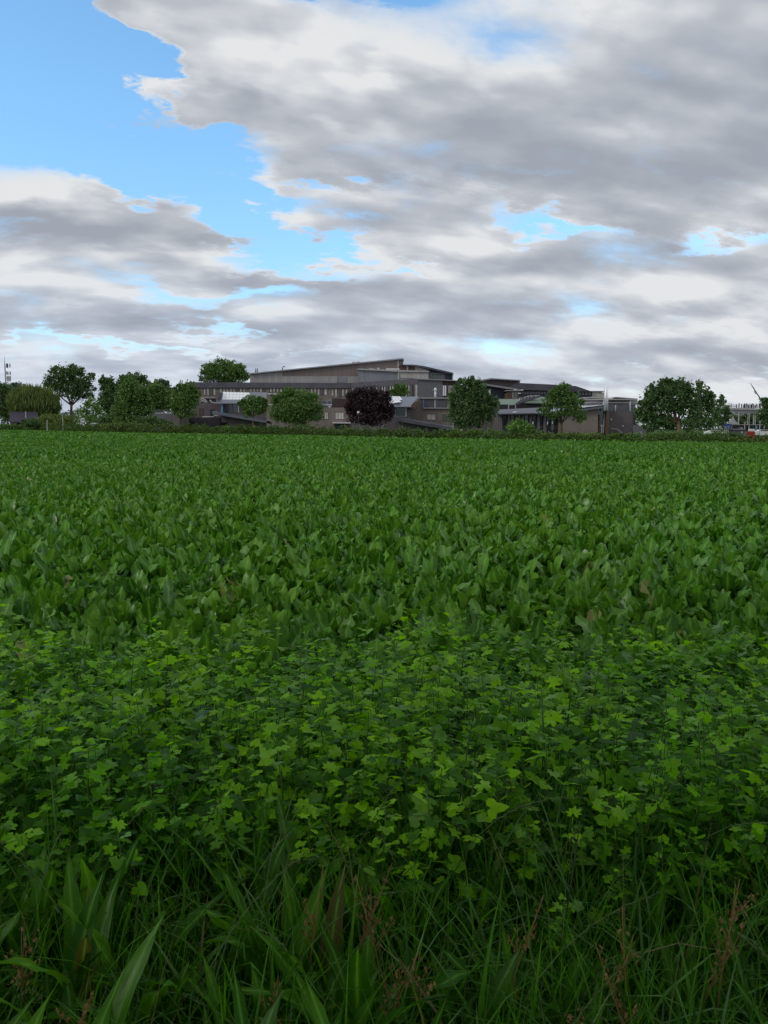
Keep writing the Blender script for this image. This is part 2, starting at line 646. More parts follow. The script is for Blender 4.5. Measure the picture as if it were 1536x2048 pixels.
SOIL = ground_mat('soil', (0.022, 0.028, 0.012), (0.045, 0.045, 0.024), 6.0)
LAWN = ground_mat('lawn', (0.035, 0.075, 0.015), (0.070, 0.115, 0.028), 2.0)
STRAW = ground_mat('stubble', (0.22, 0.17, 0.08), (0.33, 0.26, 0.13), 1.0)

gy = np.array([-60, -20, -6, -2, 0, 1, 2, 2.5, 3, 3.5, 4, 4.5, 5, 5.5, 6, 8, 12, 20, 40, 80, 150, 300, 700, 2500], dtype=float)
gx = np.array([-2500, -600, -150, -40, -12, -4, 0, 4, 12, 40, 150, 600, 2500], dtype=float)
XX, YY = np.meshgrid(gx, gy)
Vg = np.stack([XX, YY, ground_z(XX, YY)], -1).reshape(-1, 3)
nx_ = len(gx)
ii = np.arange(len(gy) - 1)[:, None] * nx_ + np.arange(nx_ - 1)[None, :]
ii = ii.ravel()
Fg = [np.stack([ii, ii + 1, ii + nx_ + 1, ii + nx_], -1)]
tag(link('ground', make_mesh('ground', Vg, Fg, LAWN, smooth=True)), 'green land reaching to the horizon', kind='structure')
# the ploughed soil of the field, 5 mm above the land
ex = [e[0] for e in EDGE]
Vs, Fs = [], []
rows = [0, 1, 2, 2.5, 3, 3.5, 4, 4.5, 5, 5.5, 6, 8, 12, 20]
xs_ = np.linspace(-150, 120, 55)
for yy in rows:
    for x_ in xs_:
        lim = edge_y(x_)
        yv = min(yy, lim)
        Vs.append((x_, yv, float(ground_z(0, yv)) + 0.006))
for x_ in xs_:
    Vs.append((x_, edge_y(x_), 0.006))
nn_ = len(xs_)
for r_ in range(len(rows)):
    for c_ in range(nn_ - 1):
        Fs.append((r_ * nn_ + c_, r_ * nn_ + c_ + 1, (r_ + 1) * nn_ + c_ + 1, (r_ + 1) * nn_ + c_))
tag(link('field_soil', make_mesh('field_soil', Vs, Fs, SOIL)), 'dark soil under the crop', kind='structure')


# ================================================================== leaves
def rotz(V, a):
    c, s = np.cos(a), np.sin(a)
    return np.stack([V[..., 0] * c - V[..., 1] * s, V[..., 0] * s + V[..., 1] * c, V[..., 2]], -1)


def rotx(V, a):
    c, s = np.cos(a), np.sin(a)
    return np.stack([V[..., 0], V[..., 1] * c - V[..., 2] * s, V[..., 1] * s + V[..., 2] * c], -1)


def blade_leaf(r, L=0.5, pet=0.36, W=0.17, rows_=7, cols=5, lean0=8, lean1=45, wave=0.02, fold=0.18, kind='beet', petiole=True):
    """a leaf growing from the origin, first up, then leaning out along +Y. Returns V, quads."""
    ts = [0.0, pet * 0.55] + [pet + (1 - pet) * k / (rows_ - 1) for k in range(rows_)]
    # midrib
    pts = []
    y = z = 0.0
    prev = 0.0
    for t in ts:
        a = math.radians(lean0 + (lean1 - lean0) * (t ** 1.6))
        dl = (t - prev) * L
        y += math.sin(a) * dl; z += math.cos(a) * dl
        prev = t
        pts.append((y, z, a))
    V, F = [], []
    if petiole:
        for (y, z, a) in pts[:3]:
            w_ = 0.009 * L / 0.5
            V += [(-w_, y, z), (w_, y, z), (0, y + w_ * 1.6, z - w_ * 0.3)]
        for i in range(2):
            for k in range(3):
                j = (k + 1) % 3
                F.append((i * 3 + k, i * 3 + j, (i + 1) * 3 + j, (i + 1) * 3 + k))
    b = len(V)
    rib = [0.0] * b
    ph = [r.uniform(0, 6.28) for _ in range(4)]
    fr = r.uniform(9, 15)
    bend = r.uniform(-0.05, 0.05)
    us = [(i / (rows_ - 1)) ** 0.9 for i in range(rows_)]
    for i in range(rows_):
        y, z, a = pts[2 + i]
        u = us[i]
        if kind == 'beet':
            w_ = W * 0.5 * np.interp(u, [0, 0.15, 0.35, 0.55, 0.75, 0.9, 1.0], [0.16, 0.60, 0.92, 1.0, 0.95, 0.80, 0.42])
        else:
            w_ = W * 0.5 * np.interp(u, [0, 0.12, 0.3, 0.55, 0.8, 1.0], [0.22, 0.80, 1.0, 0.86, 0.48, 0.03])
        for c in range(cols):
            s = (c / (cols - 1)) * 2 - 1 if cols > 1 else 0
            ax = abs(s)
            hgt = -fold * ax * w_ + wave * (ax ** 1.5) * math.sin(fr * u + ph[0] + (2.3 if s > 0 else 0)) + 0.35 * wave * math.sin(fr * 1.7 * u + ph[1] + 3 * s)
            ww = w_ * s * (1 + 0.12 * math.sin(fr * 1.3 * u + ph[2] + s * 2))
            # side lobes of the tip hang a little behind the midrib: rounded end
            back_ = -0.035 * L * ax * ax * u
            dy_, dz_ = math.sin(a) * back_, math.cos(a) * back_
            ny, nz = -math.cos(a), math.sin(a)
            V.append((ww + bend * u * L, y + ny * -hgt + dy_, z + nz * -hgt + dz_))
            rib.append(1.0 - ax)
    for i in range(rows_ - 1):
        for c in range(cols - 1):
            F.append((b + i * cols + c, b + i * cols + c + 1, b + (i + 1) * cols + c + 1, b + (i + 1) * cols + c))
    RIBS[len(V), rows_, cols] = np.array(rib)
    return np.array(V), np.array(F)


RIBS = {}
r0 = random.Random(3)
beet_V = []
beet_meshes = []
for k in range(16):
    V_, F_ = blade_leaf(r0, L=r0.uniform(0.40, 0.56), pet=0.44, W=r0.uniform(0.085, 0.140), rows_=7, cols=5,
                        lean0=r0.uniform(0, 10), lean1=r0.uniform(8, 85), wave=r0.uniform(0.018, 0.036), fold=r0.uniform(-0.15, 0.45))
    beet_V.append((V_, F_))
    beet_meshes.append(make_mesh('beet_leaf', V_, [F_], BEET, True, np.full(len(V_), 0.1), RIBS[len(V_), 7, 5]))


def in_view(x, y, margin=1.3):
    return abs(x) < 0.50 * y + margin


# beet plants: rows half a metre apart running to the right and away
ROW_A = math.radians(24)
cr_, sr_ = math.cos(ROW_A), math.sin(ROW_A)


def beet_sites(y0, y1, spacing, row=0.5, jitter=0.13, margin=1.3, seed=1):
    g = np.random.RandomState(seed)
    R_ = y1 * 1.3 + 5
    us = np.arange(-R_, R_, spacing)
    vs = np.arange(-R_, R_, row)
    U, Vv = np.meshgrid(us, vs)
    U = U + g.uniform(-0.35, 0.35, U.shape) * spacing
    Vv = Vv + g.uniform(-jitter, jitter, U.shape)
    X = (U * sr_ + Vv * cr_).ravel()
    Y = (U * cr_ - Vv * sr_).ravel()
    near = 4.25 + 0.22 * np.sin(X * 1.7 + 0.5) + 0.16 * np.sin(X * 4.1)
    ok = (Y > max(y0, 0)) & (Y <= y1) & (np.abs(X) < 0.5 * Y + margin) & (Y < edge_y_np(X) - 0.3) & (Y > near)
    X, Y = X[ok], Y[ok]
    o_ = np.argsort(np.hypot(X, Y))
    return X[o_], Y[o_]


X1, Y1 = beet_sites(3.5, 14.0, 0.17, 0.40, margin=2.6)
o_ = np.argsort(np.hypot(X1, Y1) + 100 * (np.abs(X1) > 0.5 * Y1 + 0.1))
X1, Y1 = X1[o_], Y1[o_]
first = 300
group_beet = 'beet plants of the front rows'
for i in range(first):
    x_, y_ = float(X1[i]), float(Y1[i])
    root = empty('beet_plant', (x_, y_, float(ground_z(x_, y_))),
                 'beet plant with broad wavy upright leaves in the rows behind the lobed weeds', 'beet plant', group_beet, rnd.uniform(0, 6.28))
    sc = rnd.uniform(0.80, 1.12)
    nl = rnd.randint(13, 17)
    for k in range(nl):
        me = rnd.choice(beet_meshes)
        ang_ = 2.4 * k + rnd.uniform(-0.4, 0.4)
        inner = k / nl
        link('leaf', me, root, loc=(0.02 * math.cos(ang_), 0.02 * math.sin(ang_), 0),
             rot=(rnd.uniform(-0.30, 0.10) * (1 - inner * 0.4), rnd.uniform(-0.25, 0.25), ang_), scl=sc * rnd.uniform(0.62, 1.12))


RR_ALL = []


def scatter_leaves(X, Y, per, templates, smin, smax, tiltr=(-0.30, 0.12), seed=5, z0=0.0, slope=0.25):
    """many leaves as one mesh: returns V, F, tint"""
    g = np.random.RandomState(seed)
    VV, FF, TT = [], [], []
    base = 0
    nT = len(templates)
    n_ = len(X)
    pt = np.repeat(np.arange(n_), per)
    which = g.randint(0, nT, len(pt))
    for t in range(nT):
        sel = pt[which == t]
        if not len(sel):
            continue
        V, F = templates[t]
        m_ = len(sel)
        s = g.uniform(smin, smax, m_)
        A = np.repeat(V[None], m_, 0) * s[:, None, None]
        tilt = g.uniform(tiltr[0], tiltr[1], m_)[:, None]
        A = rotx(A, tilt)
        A = rotz(A, g.uniform(0, 2 * np.pi, m_)[:, None])
        A[..., 0] += X[sel][:, None]
        A[..., 1] += Y[sel][:, None]
        A[..., 2] += (z0 + ground_z(0, Y[sel]))[:, None] if slope else z0
        VV.append(A.reshape(-1, 3))
        idx = F[None] + (np.arange(m_) * len(V))[:, None, None] + base
        FF.append(idx.reshape(-1, F.shape[1]))
        TT.append(np.repeat(g.uniform(0, 1, m_), len(V)))
        rb_ = [v_ for k_, v_ in RIBS.items() if k_[0] == len(V)]
        RR_ALL.append(np.tile(rb_[0], m_))
        base += m_ * len(V)
    return np.concatenate(VV), FF, np.concatenate(TT)


def low_leaf(r, rows_, cols, **kw):
    return blade_leaf(r, rows_=rows_, cols=cols, petiole=False, **kw)


near_mid = [low_leaf(r0, 6, 3, L=r0.uniform(0.42, 0.56), pet=0.42, W=r0.uniform(0.09, 0.135), lean0=r0.uniform(0, 10),
                     lean1=r0.uniform(8, 70), wave=r0.uniform(0.014, 0.03), fold=r0.uniform(-0.1, 0.4)) for _ in range(12)]
far_mid = [low_leaf(r0, 4, 3, L=r0.uniform(0.42, 0.56), pet=0.42, W=r0.uniform(0.09, 0.13), lean0=r0.uniform(0, 10),
                    lean1=r0.uniform(8, 62), wave=r0.uniform(0.012, 0.026), fold=r0.uniform(0, 0.35)) for _ in range(8)]
far_low = [low_leaf(r0, 3, 2, L=r0.uniform(0.42, 0.56), pet=0.44, W=r0.uniform(0.11, 0.15), lean0=r0.uniform(0, 10),
                    lean1=r0.uniform(8, 70), wave=0.015, fold=r0.uniform(0, 0.35)) for _ in range(8)]
far_min = [low_leaf(r0, 3, 2, L=r0.uniform(0.45, 0.60), pet=0.40, W=r0.uniform(0.22, 0.30), lean0=r0.uniform(2, 16),
                    lean1=r0.uniform(20, 85), wave=0.02, fold=0.1) for _ in range(8)]
parts_ = []
parts_.append(scatter_leaves(X1[first:], Y1[first:], 10, near_mid, 0.62, 1.12, seed=11))
X2, Y2 = beet_sites(14.0, 34.0, 0.19, 0.42, margin=2, seed=2)
parts_.append(scatter_leaves(X2, Y2, 7, far_mid, 0.62, 1.1, seed=12))
X3, Y3 = beet_sites(34.0, 80.0, 0.25, 0.44, margin=3, seed=3)
parts_.append(scatter_leaves(X3, Y3, 5, far_low, 0.75, 1.2, seed=13))
X4, Y4 = beet_sites(80.0, 240.0, 0.42, 0.55, jitter=0.2, margin=4, seed=4)
parts_.append(scatter_leaves(X4, Y4, 4, far_min, 0.9, 1.4, seed=14))
off = 0
VV, FF, TT = [], [], []
for V_, F_, T_ in parts_:
    VV.append(V_); FF += [f + off for f in F_]; TT.append(T_)
    off += len(V_)
me = make_mesh('beet_crop', np.concatenate(VV), FF, BEET, True, np.concatenate(TT), np.concatenate(RR_ALL))
tag(link('beet_crop', me), 'dense dark green beet crop filling the field up to the hedge', 'crop', kind='stuff')
# print('beet tris', sum(len(f) for f in FF) * 2, 'plants', len(X2), len(X3), len(X4))
del VV, FF, TT, parts_


# ------------------------------------------------------------------ lobed weeds
def lobed_leaf(r, size=0.09, lobes=5, deep=0.38, pet=0.05):
    """palmate leaf on a short stalk, blade roughly level, pointing along +Y"""
    V = [(-0.0018, 0, 0), (0.0018, 0, 0), (0.0015, pet, pet * 0.35), (-0.0015, pet, pet * 0.35)]
    F3, F4 = [], [(0, 1, 2, 3)]
    c0 = len(V)
    cy, cz = pet + size * 0.30, pet * 0.35 + 0.004
    V.append((0, cy, cz))
    span = math.radians(150)
    out_, mid = [], []
    npts = max(lobes * 4 + 1, 11)
    droop = r.uniform(0.1, 0.5)
    cup = r.uniform(-0.15, 0.35)
    ph = r.uniform(0, 6)
    for i in range(npts):
        a = -span + 2 * span * i / (npts - 1)
        ph_l = (i / (npts - 1)) * lobes
        f_ = 1 - abs(2 * (ph_l % 1.0) - 1)
        rad = size * 0.56 * ((1 - deep) + deep * f_ ** 0.75)
        rad *= 1.30 - 0.50 * abs(a) / span
        rad *= 1 + r.uniform(-0.12, 0.12)
        x, y = math.sin(a) * rad, math.cos(a) * rad
        zz = cup * rad * 0.6 * abs(math.sin(a * 1.5 + ph)) - droop * (rad ** 2) * 6
        out_.append((x, cy + y, cz + zz))
    for (x, y, z) in out_:
        mid.append((x * 0.55, cy + (y - cy) * 0.55, cz + (z - cz) * 0.25 + 0.003))
    m0 = len(V); V += mid
    o0 = len(V); V += out_
    for i in range(npts - 1):
        F3.append((c0, m0 + i + 1, m0 + i))
        F4.append((m0 + i, m0 + i + 1, o0 + i + 1, o0 + i))
    return np.array(V), np.array(F3), np.array(F4)


weed_leaf_data = [lobed_leaf(r0, size=r0.uniform(0.044, 0.078), lobes=r0.choice([3, 5, 5, 7]), deep=r0.uniform(0.24, 0.50), pet=r0.uniform(0.02, 0.05)) for _ in range(18)]
weed_leaves = [make_mesh('lobed_leaf', V_, [F3_, F4_], WEED, smooth=True, tint=np.full(len(V_), 0.0)) for V_, F3_, F4_ in weed_leaf_data]


def weed_stem_mesh(r, H):
    mb = MB()
    lx, ly = r.uniform(-0.06, 0.06), r.uniform(-0.06, 0.06)
    pts = [(lx * t * t, ly * t * t, H * t) for t in (0, 0.35, 0.7, 1.0)]
    mb.tube(pts, [0.0045, 0.004, 0.003, 0.0018], 4)
    return make_mesh('stem', np.array(mb.V), mb.F, STEM, smooth=True), lx, ly, H


weed_stems = [weed_stem_mesh(r0, h) for h in (0.42, 0.48, 0.53, 0.58, 0.62, 0.66)]


def weed_leaf_place(r, H, lx, ly, nl):
    """(location, rotation, scale) of each leaf up the stem"""
    res = []
    for k in range(nl):
        t = 0.34 + 0.66 * (k / (nl - 1)) ** 0.62
        a = 2.4 * k + r.uniform(-0.5, 0.5)
        s = (1.40 - 0.66 * t) * r.uniform(0.65, 1.2)
        res.append(((lx * t * t, ly * t * t, H * t), (r.uniform(-0.45, 0.65), r.uniform(-0.5, 0.5), a), s))
    return res


def weed_sites(n_, y0, y1, seed, margin=0.7, r_min=0.085):
    g = random.Random(seed)
    pts = []
    tries = 0
    while len(pts) < n_ and tries < n_ * 60:
        tries += 1
        y_ = y0 + (y1 - y0) * g.random()
        x_ = g.uniform(-1, 1) * (0.5 * y_ + margin)
        top = 4.55 + 0.30 * math.sin(x_ * 1.7 + 0.5) + 0.20 * math.sin(x_ * 4.1) + abs(g.gauss(0, 0.28)) - 0.1
        if y_ > top:
            continue
        if y_ < 2.75 and g.random() > ((y_ - y0) / (2.75 - y0)) ** 2.2:
            continue
        # clumpy
        if math.sin(x_ * 3.1 + 1.3 * math.sin(y_ * 2.3)) * math.sin(y_ * 3.7 + x_) < -0.75 and g.random() < 0.75:
            continue
        if all((x_ - p[0]) ** 2 + (y_ - p[1]) ** 2 > r_min ** 2 for p in pts):
            pts.append((x_, y_))
    return pts


ws = weed_sites(1450, 1.9, 5.3, 21, margin=2.2, r_min=0.08)
ws.sort(key=lambda p: (0 if abs(p[0]) < 0.5 * p[1] + 0.12 else 1, math.hypot(*p)))
gw = 'lobed weeds between the grass and the crop'
for (x_, y_) in ws[:290]:
    me, lx, ly, H = rnd.choice(weed_stems)
    s = rnd.uniform(0.78, 1.08) * (0.82 if y_ < 2.3 else 1.0)
    root = empty('lobed_weed', (x_, y_, float(ground_z(x_, y_))),
                 'leafy weed with bright yellow green lobed leaves on a thin stalk', 'weed', gw, rnd.uniform(0, 6.28))
    link('stem', me, root, scl=s)
    for (l_, ro, sc) in weed_leaf_place(rnd, H, lx, ly, rnd.randint(15, 22)):
        link('leaf', rnd.choice(weed_leaves), root, loc=tuple(c * s for c in l_), rot=ro, scl=sc * s)
# the weeds beyond the first three hundred, and the low clover-like cover beneath all of them
VV, F3s, F4s, TT = [], [], [], []
off = 0


def add_leaf(data, loc, rot, s, t):
    global off
    V_, F3_, F4_ = data
    M = (Matrix.Translation(loc) @ Matrix.Rotation(rot[2], 4, 'Z') @ Matrix.Rotation(rot[1], 4, 'Y') @ Matrix.Rotation(rot[0], 4, 'X'))
    A = np.array(M.to_3x3()) * s
    VV.append(V_ @ A.T + np.array(loc))
    F3s.append(F3_ + off); F4s.append(F4_ + off)
    TT.append(np.full(len(V_), t))
    off += len(V_)


for (x_, y_) in ws[290:]:
    _, lx, ly, H = rnd.choice(weed_stems)
    s = rnd.uniform(0.75, 1.05)
    gz = float(ground_z(x_, y_))
    seen = abs(x_) < 0.5 * y_ + 0.3
    for (l_, ro, sc) in weed_leaf_place(rnd, H, lx, ly, 14 if seen else 5):
        sc *= 1.0 if seen else 1.5
        add_leaf(rnd.choice(weed_leaf_data), (x_ + l_[0] * s, y_ + l_[1] * s, gz + l_[2] * s), ro, sc * s, rnd.random())
tag(link('weed_carpet', make_mesh('weed_carpet', np.concatenate(VV), [np.concatenate(F3s), np.concatenate(F4s)], WEED, True, np.concatenate(TT))),
    'more lobed weeds growing close together between grass and crop', 'weeds', kind='stuff')
VV, F3s, F4s, TT = [], [], [], []
off = 0
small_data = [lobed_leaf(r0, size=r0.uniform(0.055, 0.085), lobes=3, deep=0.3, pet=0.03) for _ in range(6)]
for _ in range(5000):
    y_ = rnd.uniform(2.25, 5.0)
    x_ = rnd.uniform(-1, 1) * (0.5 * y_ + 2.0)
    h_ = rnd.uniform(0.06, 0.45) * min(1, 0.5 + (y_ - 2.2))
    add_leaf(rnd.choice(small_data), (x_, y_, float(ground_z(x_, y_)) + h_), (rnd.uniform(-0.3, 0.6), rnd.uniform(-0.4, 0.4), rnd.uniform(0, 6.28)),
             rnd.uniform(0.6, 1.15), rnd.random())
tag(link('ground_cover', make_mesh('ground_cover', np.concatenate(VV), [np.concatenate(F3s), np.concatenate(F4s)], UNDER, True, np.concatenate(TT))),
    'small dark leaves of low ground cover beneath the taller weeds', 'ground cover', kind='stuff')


# ------------------------------------------------------------------ grass
def strips(n_, sampler, seed, seg=5):
    """curved tapering blades as one mesh"""
    g = np.random.RandomState(seed)
    x, y, L, Wd, az_, lean, curl = sampler(g, n_)
    t = np.linspace(0, 1, seg)[None, :]
    ang_ = lean[:, None] + curl[:, None] * t ** 1.4
    dl = L[:, None] / (seg - 1)
    hx = np.cumsum(np.sin(ang_) * dl, 1) - np.sin(ang_[:, :1]) * dl
    hz = np.cumsum(np.cos(ang_) * dl, 1) - np.cos(ang_[:, :1]) * dl
    ca, sa = np.cos(az_)[:, None], np.sin(az_)[:, None]
    cx = x[:, None] + hx * ca
    cy = y[:, None] + hx * sa
    cz = ground_z(0, y)[:, None] + hz
    tw = g.uniform(-0.8, 0.8, n_)[:, None] * t
    wx = -np.sin(az_[:, None] + tw); wy = np.cos(az_[:, None] + tw)
    w_ = Wd[:, None] * (1 - t ** 1.8) * (0.55 + 0.45 * np.minimum(1, t * 4))
    A = np.stack([cx + wx * w_, cy + wy * w_, cz], -1)
    B = np.stack([cx - wx * w_, cy - wy * w_, cz], -1)
    V = np.stack([A, B], 2)[:, :seg].reshape(n_, seg * 2, 3)
    k = np.arange(seg - 1) * 2
    F = np.stack([k, k + 1, k + 3, k + 2], -1)
    FF = (F[None] + (np.arange(n_) * seg * 2)[:, None, None]).reshape(-1, 4)
    T = np.repeat(g.uniform(0, 1, n_), seg * 2)
    return V.reshape(-1, 3), FF, T


def s_verge(g, n_):
    y = 0.75 + 2.1 * g.uniform(0, 1, n_) ** 1.15
    x = g.uniform(-1, 1, n_) * (0.5 * y + 1.9)
    L = 0.16 + 0.42 * g.uniform(0, 1, n_) ** 1.4 * np.where(y < 1.6, 0.95, 1.0)
    return x, y, L, 0.0017 + 0.0052 * g.uniform(0, 1, n_) ** 2, g.uniform(0, 6.28, n_), g.uniform(0.0, 0.45, n_), g.uniform(0.1, 1.7, n_)


def s_weedband(g, n_):
    y = g.uniform(2.5, 4.8, n_)
    x = g.uniform(-1, 1, n_) * (0.5 * y + 1.9)
    L = g.uniform(0.35, 0.72, n_)
    return x, y, L, g.uniform(0.002, 0.0048, n_), g.uniform(0, 6.28, n_), g.uniform(0, 0.3, n_), g.uniform(0.1, 2.0, n_)


def s_fine(g, n_):
    y = 0.75 + 1.7 * g.uniform(0, 1, n_)
    x = g.uniform(-1, 1, n_) * (0.5 * y + 1.9)
    return x, y, g.uniform(0.08, 0.34, n_), g.uniform(0.0008, 0.0022, n_), g.uniform(0, 6.28, n_), g.uniform(0.0, 0.9, n_), g.uniform(0.1, 1.4, n_)


for nm, n_, smp, sd, lab in (('verge_grass', 29000, s_verge, 31, 'long green grass of the verge at the very front'),
                             ('weed_grass', 5600, s_weedband, 32, 'tall thin grass blades scattered among the lobed weeds'),
                             ('fine_grass', 27000, s_fine, 33, 'short fine grass at the foot of the long verge grass')):
    V_, F_, T_ = strips(n_, smp, sd, 4 if nm == 'fine_grass' else 5)
    tag(link(nm, make_mesh(nm, V_, [F_], GRASS, True, T_)), lab, 'grass', kind='stuff')

# ------------------------------------------------------------------ dock plants
dock_leaves = []
for k in range(10):
    V_, F_ = blade_leaf(r0, L=r0.uniform(0.28, 0.46), pet=0.26, W=r0.uniform(0.040, 0.072), rows_=8, cols=5, lean0=r0.uniform(0, 12),
                        lean1=r0.uniform(15, 110), wave=r0.uniform(0.004, 0.009), fold=r0.uniform(0.1, 0.5), kind='dock')
    dock_leaves.append(make_mesh('dock_leaf', V_, [F_], DOCK, True, np.full(len(V_), 0.0), RIBS[len(V_), 8, 5]))
gd = 'dock plants in the verge grass'
dsites = []
gdr = random.Random(55)
while len(dsites) < 92:
    y_ = gdr.uniform(1.0, 2.6)
    x_ = gdr.uniform(-1, 1) * (0.5 * y_ + 0.35)
    if x_ > 0.15 and gdr.random() < 0.5:
        continue
    if all(math.hypot(x_ - a, y_ - b) > 0.11 for a, b in dsites):
        dsites.append((x_, y_))
for (x_, y_) in dsites:
    root = empty('dock_plant', (x_, y_, float(ground_z(x_, y_))),
                 'dock plant with long pointed upright leaves in the verge grass', 'dock plant', gd, rnd.uniform(0, 6.28))
    n_ = rnd.randint(6, 9)
    for k in range(n_):
        link('leaf', rnd.choice(dock_leaves), root, rot=(rnd.uniform(-0.45, 0.05), rnd.uniform(-0.2, 0.2), 2.4 * k + rnd.uniform(-.5, .5)), scl=rnd.uniform(0.6, 1.12) * (1.12 if x_ < 0 else 0.85))

# ------------------------------------------------------------------ rusty seed stalks of sorrel
def ground_hit(px, py, z):
    """where the line of sight through a pixel meets the level z"""
    d = ray(px, py)
    t = (z - EYE) / d.z
    return d.x * t, d.y * t


def seed_stalk(px, py, h, lean, dens, label, n_seed):
    x_, y_ = ground_hit(px, py, 0.25 + h * 0.85)
    gz = float(ground_z(x_, y_))
    root = empty('sorrel_stalk', (x_, y_, gz), label, 'sorrel stalk', 'rusty seed stalks in the verge grass')
    mb = MB()
    lx, ly = lean
    P_ = lambda t: Vector((lx * t * t, ly * t * t, h * t))
    mb.tube([P_(0), P_(0.5), P_(1.0)], [0.003, 0.0025, 0.0012], 4)
    sb = MB()
    tips = []
    for k in range(rnd.randint(3, 5)):
        t0 = rnd.uniform(0.55, 0.8)
        a = rnd.uniform(0, 6.28)
        l_ = rnd.uniform(0.04, 0.09)
        p0 = P_(t0)
        p1 = p0 + Vector((math.cos(a) * l_ * 0.6, math.sin(a) * l_ * 0.6, l_))
        mb.tube([p0, p1], [0.0014, 0.0008], 3)
        tips.append((p0, p1))
    tips.append((P_(0.6), P_(1.0)))
    VVs, FFs = [], []
    for i in range(n_seed):
        a_, b_ = rnd.choice(tips)
        c_ = a_.lerp(b_, rnd.uniform(0.1, 1.0)) + Vector((rnd.gauss(0, 0.006), rnd.gauss(0, 0.006), rnd.gauss(0, 0.004)))
        s_ = rnd.uniform(0.003, 0.0062)
        q = len(VVs)
        M = Matrix.Rotation(rnd.uniform(0, 6.28), 3, 'Z') @ Matrix.Rotation(rnd.uniform(-1, 1), 3, 'X')
        for v_ in ((0, 0, -1.5), (0.9, 0, 0), (0, 0.5, 0), (-0.9, 0, 0), (0, 0, 1.5)):
            VVs.append(tuple(c_ + (M @ Vector(v_)) * s_))
        FFs += [(q, q + 1, q + 2), (q, q + 2, q + 3), (q + 1, q + 4, q + 2), (q + 2, q + 4, q + 3), (q, q + 3, q + 1), (q + 1, q + 3, q + 4)]
    link('stem', make_mesh('stem', np.array(mb.V), mb.F, SEED), root)
    so = link('seed_cluster', make_mesh('seed_cluster', np.array(VVs), FFs, SEED, tint=np.random.RandomState(n_seed).uniform(0, 1, len(VVs))), root)
    so['kind'] = 'stuff'


STALKS = [
    (770, 1790, 0.50, 'rusty orange sorrel seed stalk at the bottom centre, tallest one with a forked head'),
    (690, 1785, 0.52, 'thin orange seed stalk leaning beside a broad dock leaf, left of the forked one'),
    (612, 1800, 0.48, 'short rust coloured seed stalk among dock leaves left of centre'),
    (1012, 1838, 0.46, 'orange brown seed stalk halfway between the centre and the right edge'),
    (1262, 1850, 0.48, 'broad ochre and brown seed stalk in the grass at lower right'),
    (1388, 1890, 0.44, 'pointed rust coloured seed stalk near the right edge'),
    (1440, 1835, 0.50, 'dark brown seed stalk standing tallest near the right edge'),
    (880, 1945, 0.42, 'reddish seed stalk low in the grass right of centre'),
    (515, 2005, 0.42, 'russet seed stalk at the bottom edge left of centre'),
    (745, 1965, 0.40, 'small pale orange seed stalk at the bottom centre, below the forked one'),
    (120, 2010, 0.40, 'brown seed stalk in the bottom left corner'),
    (1280, 1960, 0.42, 'dull brown seed stalk low in the grass at lower right'),
    (1150, 2035, 0.40, 'bright ochre seed stalk at the bottom edge right of centre'),
    (35, 1905, 0.44, 'brown seed stalk against a dock leaf at the left edge'),
]
for i, (px, py, h, lab) in enumerate(STALKS):
    seed_stalk(px, py, h, (rnd.uniform(-0.10, 0.14), rnd.uniform(-0.05, 0.05)), 1, lab, rnd.randint(28, 64))


# ------------------------------------------------------------------ rye grass heads and bare dark stems
def rye(x_, y_, h, az_, bend):
    root = empty('ryegrass_stalk', (x_, y_, float(ground_z(x_, y_))), 'thin pale ryegrass stalk with a zigzag seed head arching over the grass', 'grass stalk',
                 'ryegrass stalks arching over the verge')
    pts = []
    px_ = pz_ = 0.0
    n_ = 9
    for k in range(n_ + 1):
        t = k / n_
        pts.append(Vector((px_ * math.cos(az_), px_ * math.sin(az_), pz_)))
        a = 0.12 + bend * t ** 1.5
        px_ += math.sin(a) * h / n_; pz_ += math.cos(a) * h / n_
    mb = MB(); mb.tube(pts, [0.0014] * n_ + [0.0007], 3)
    link('stem', make_mesh('stem', np.array(mb.V), mb.F, STEM), root)
    VVs, FFs = [], []
    for k in range(14):
        t = 0.66 + 0.34 * k / 13
        f = t * n_
        i0 = min(int(f), n_ - 1)
        p = pts[i0].lerp(pts[i0 + 1], f - i0)
        d = (pts[i0 + 1] - pts[i0]).normalized()
        side = d.cross(Vector((math.sin(az_), -math.cos(az_), 0.2))).normalized() * (1 if k % 2 else -1)
        q = len(VVs)
        tip = p + d * 0.016 + side * 0.006
        n2 = d.cross(side).normalized()
        VVs += [tuple(p), tuple(p + d * 0.007 + side * 0.005 + n2 * 0.0018), tuple(tip), tuple(p + d * 0.009 + side * 0.001), tuple(p + d * 0.007 + side * 0.004 - n2 * 0.0018)]
        FFs += [(q, q + 1, q + 2, q + 3), (q, q + 3, q + 2, q + 4), (q, q + 4, q + 2, q + 1)]
    link('seed_head', make_mesh('seed_head', np.array(VVs), FFs, RYE, tint=np.full(len(VVs), 0.3)), root)


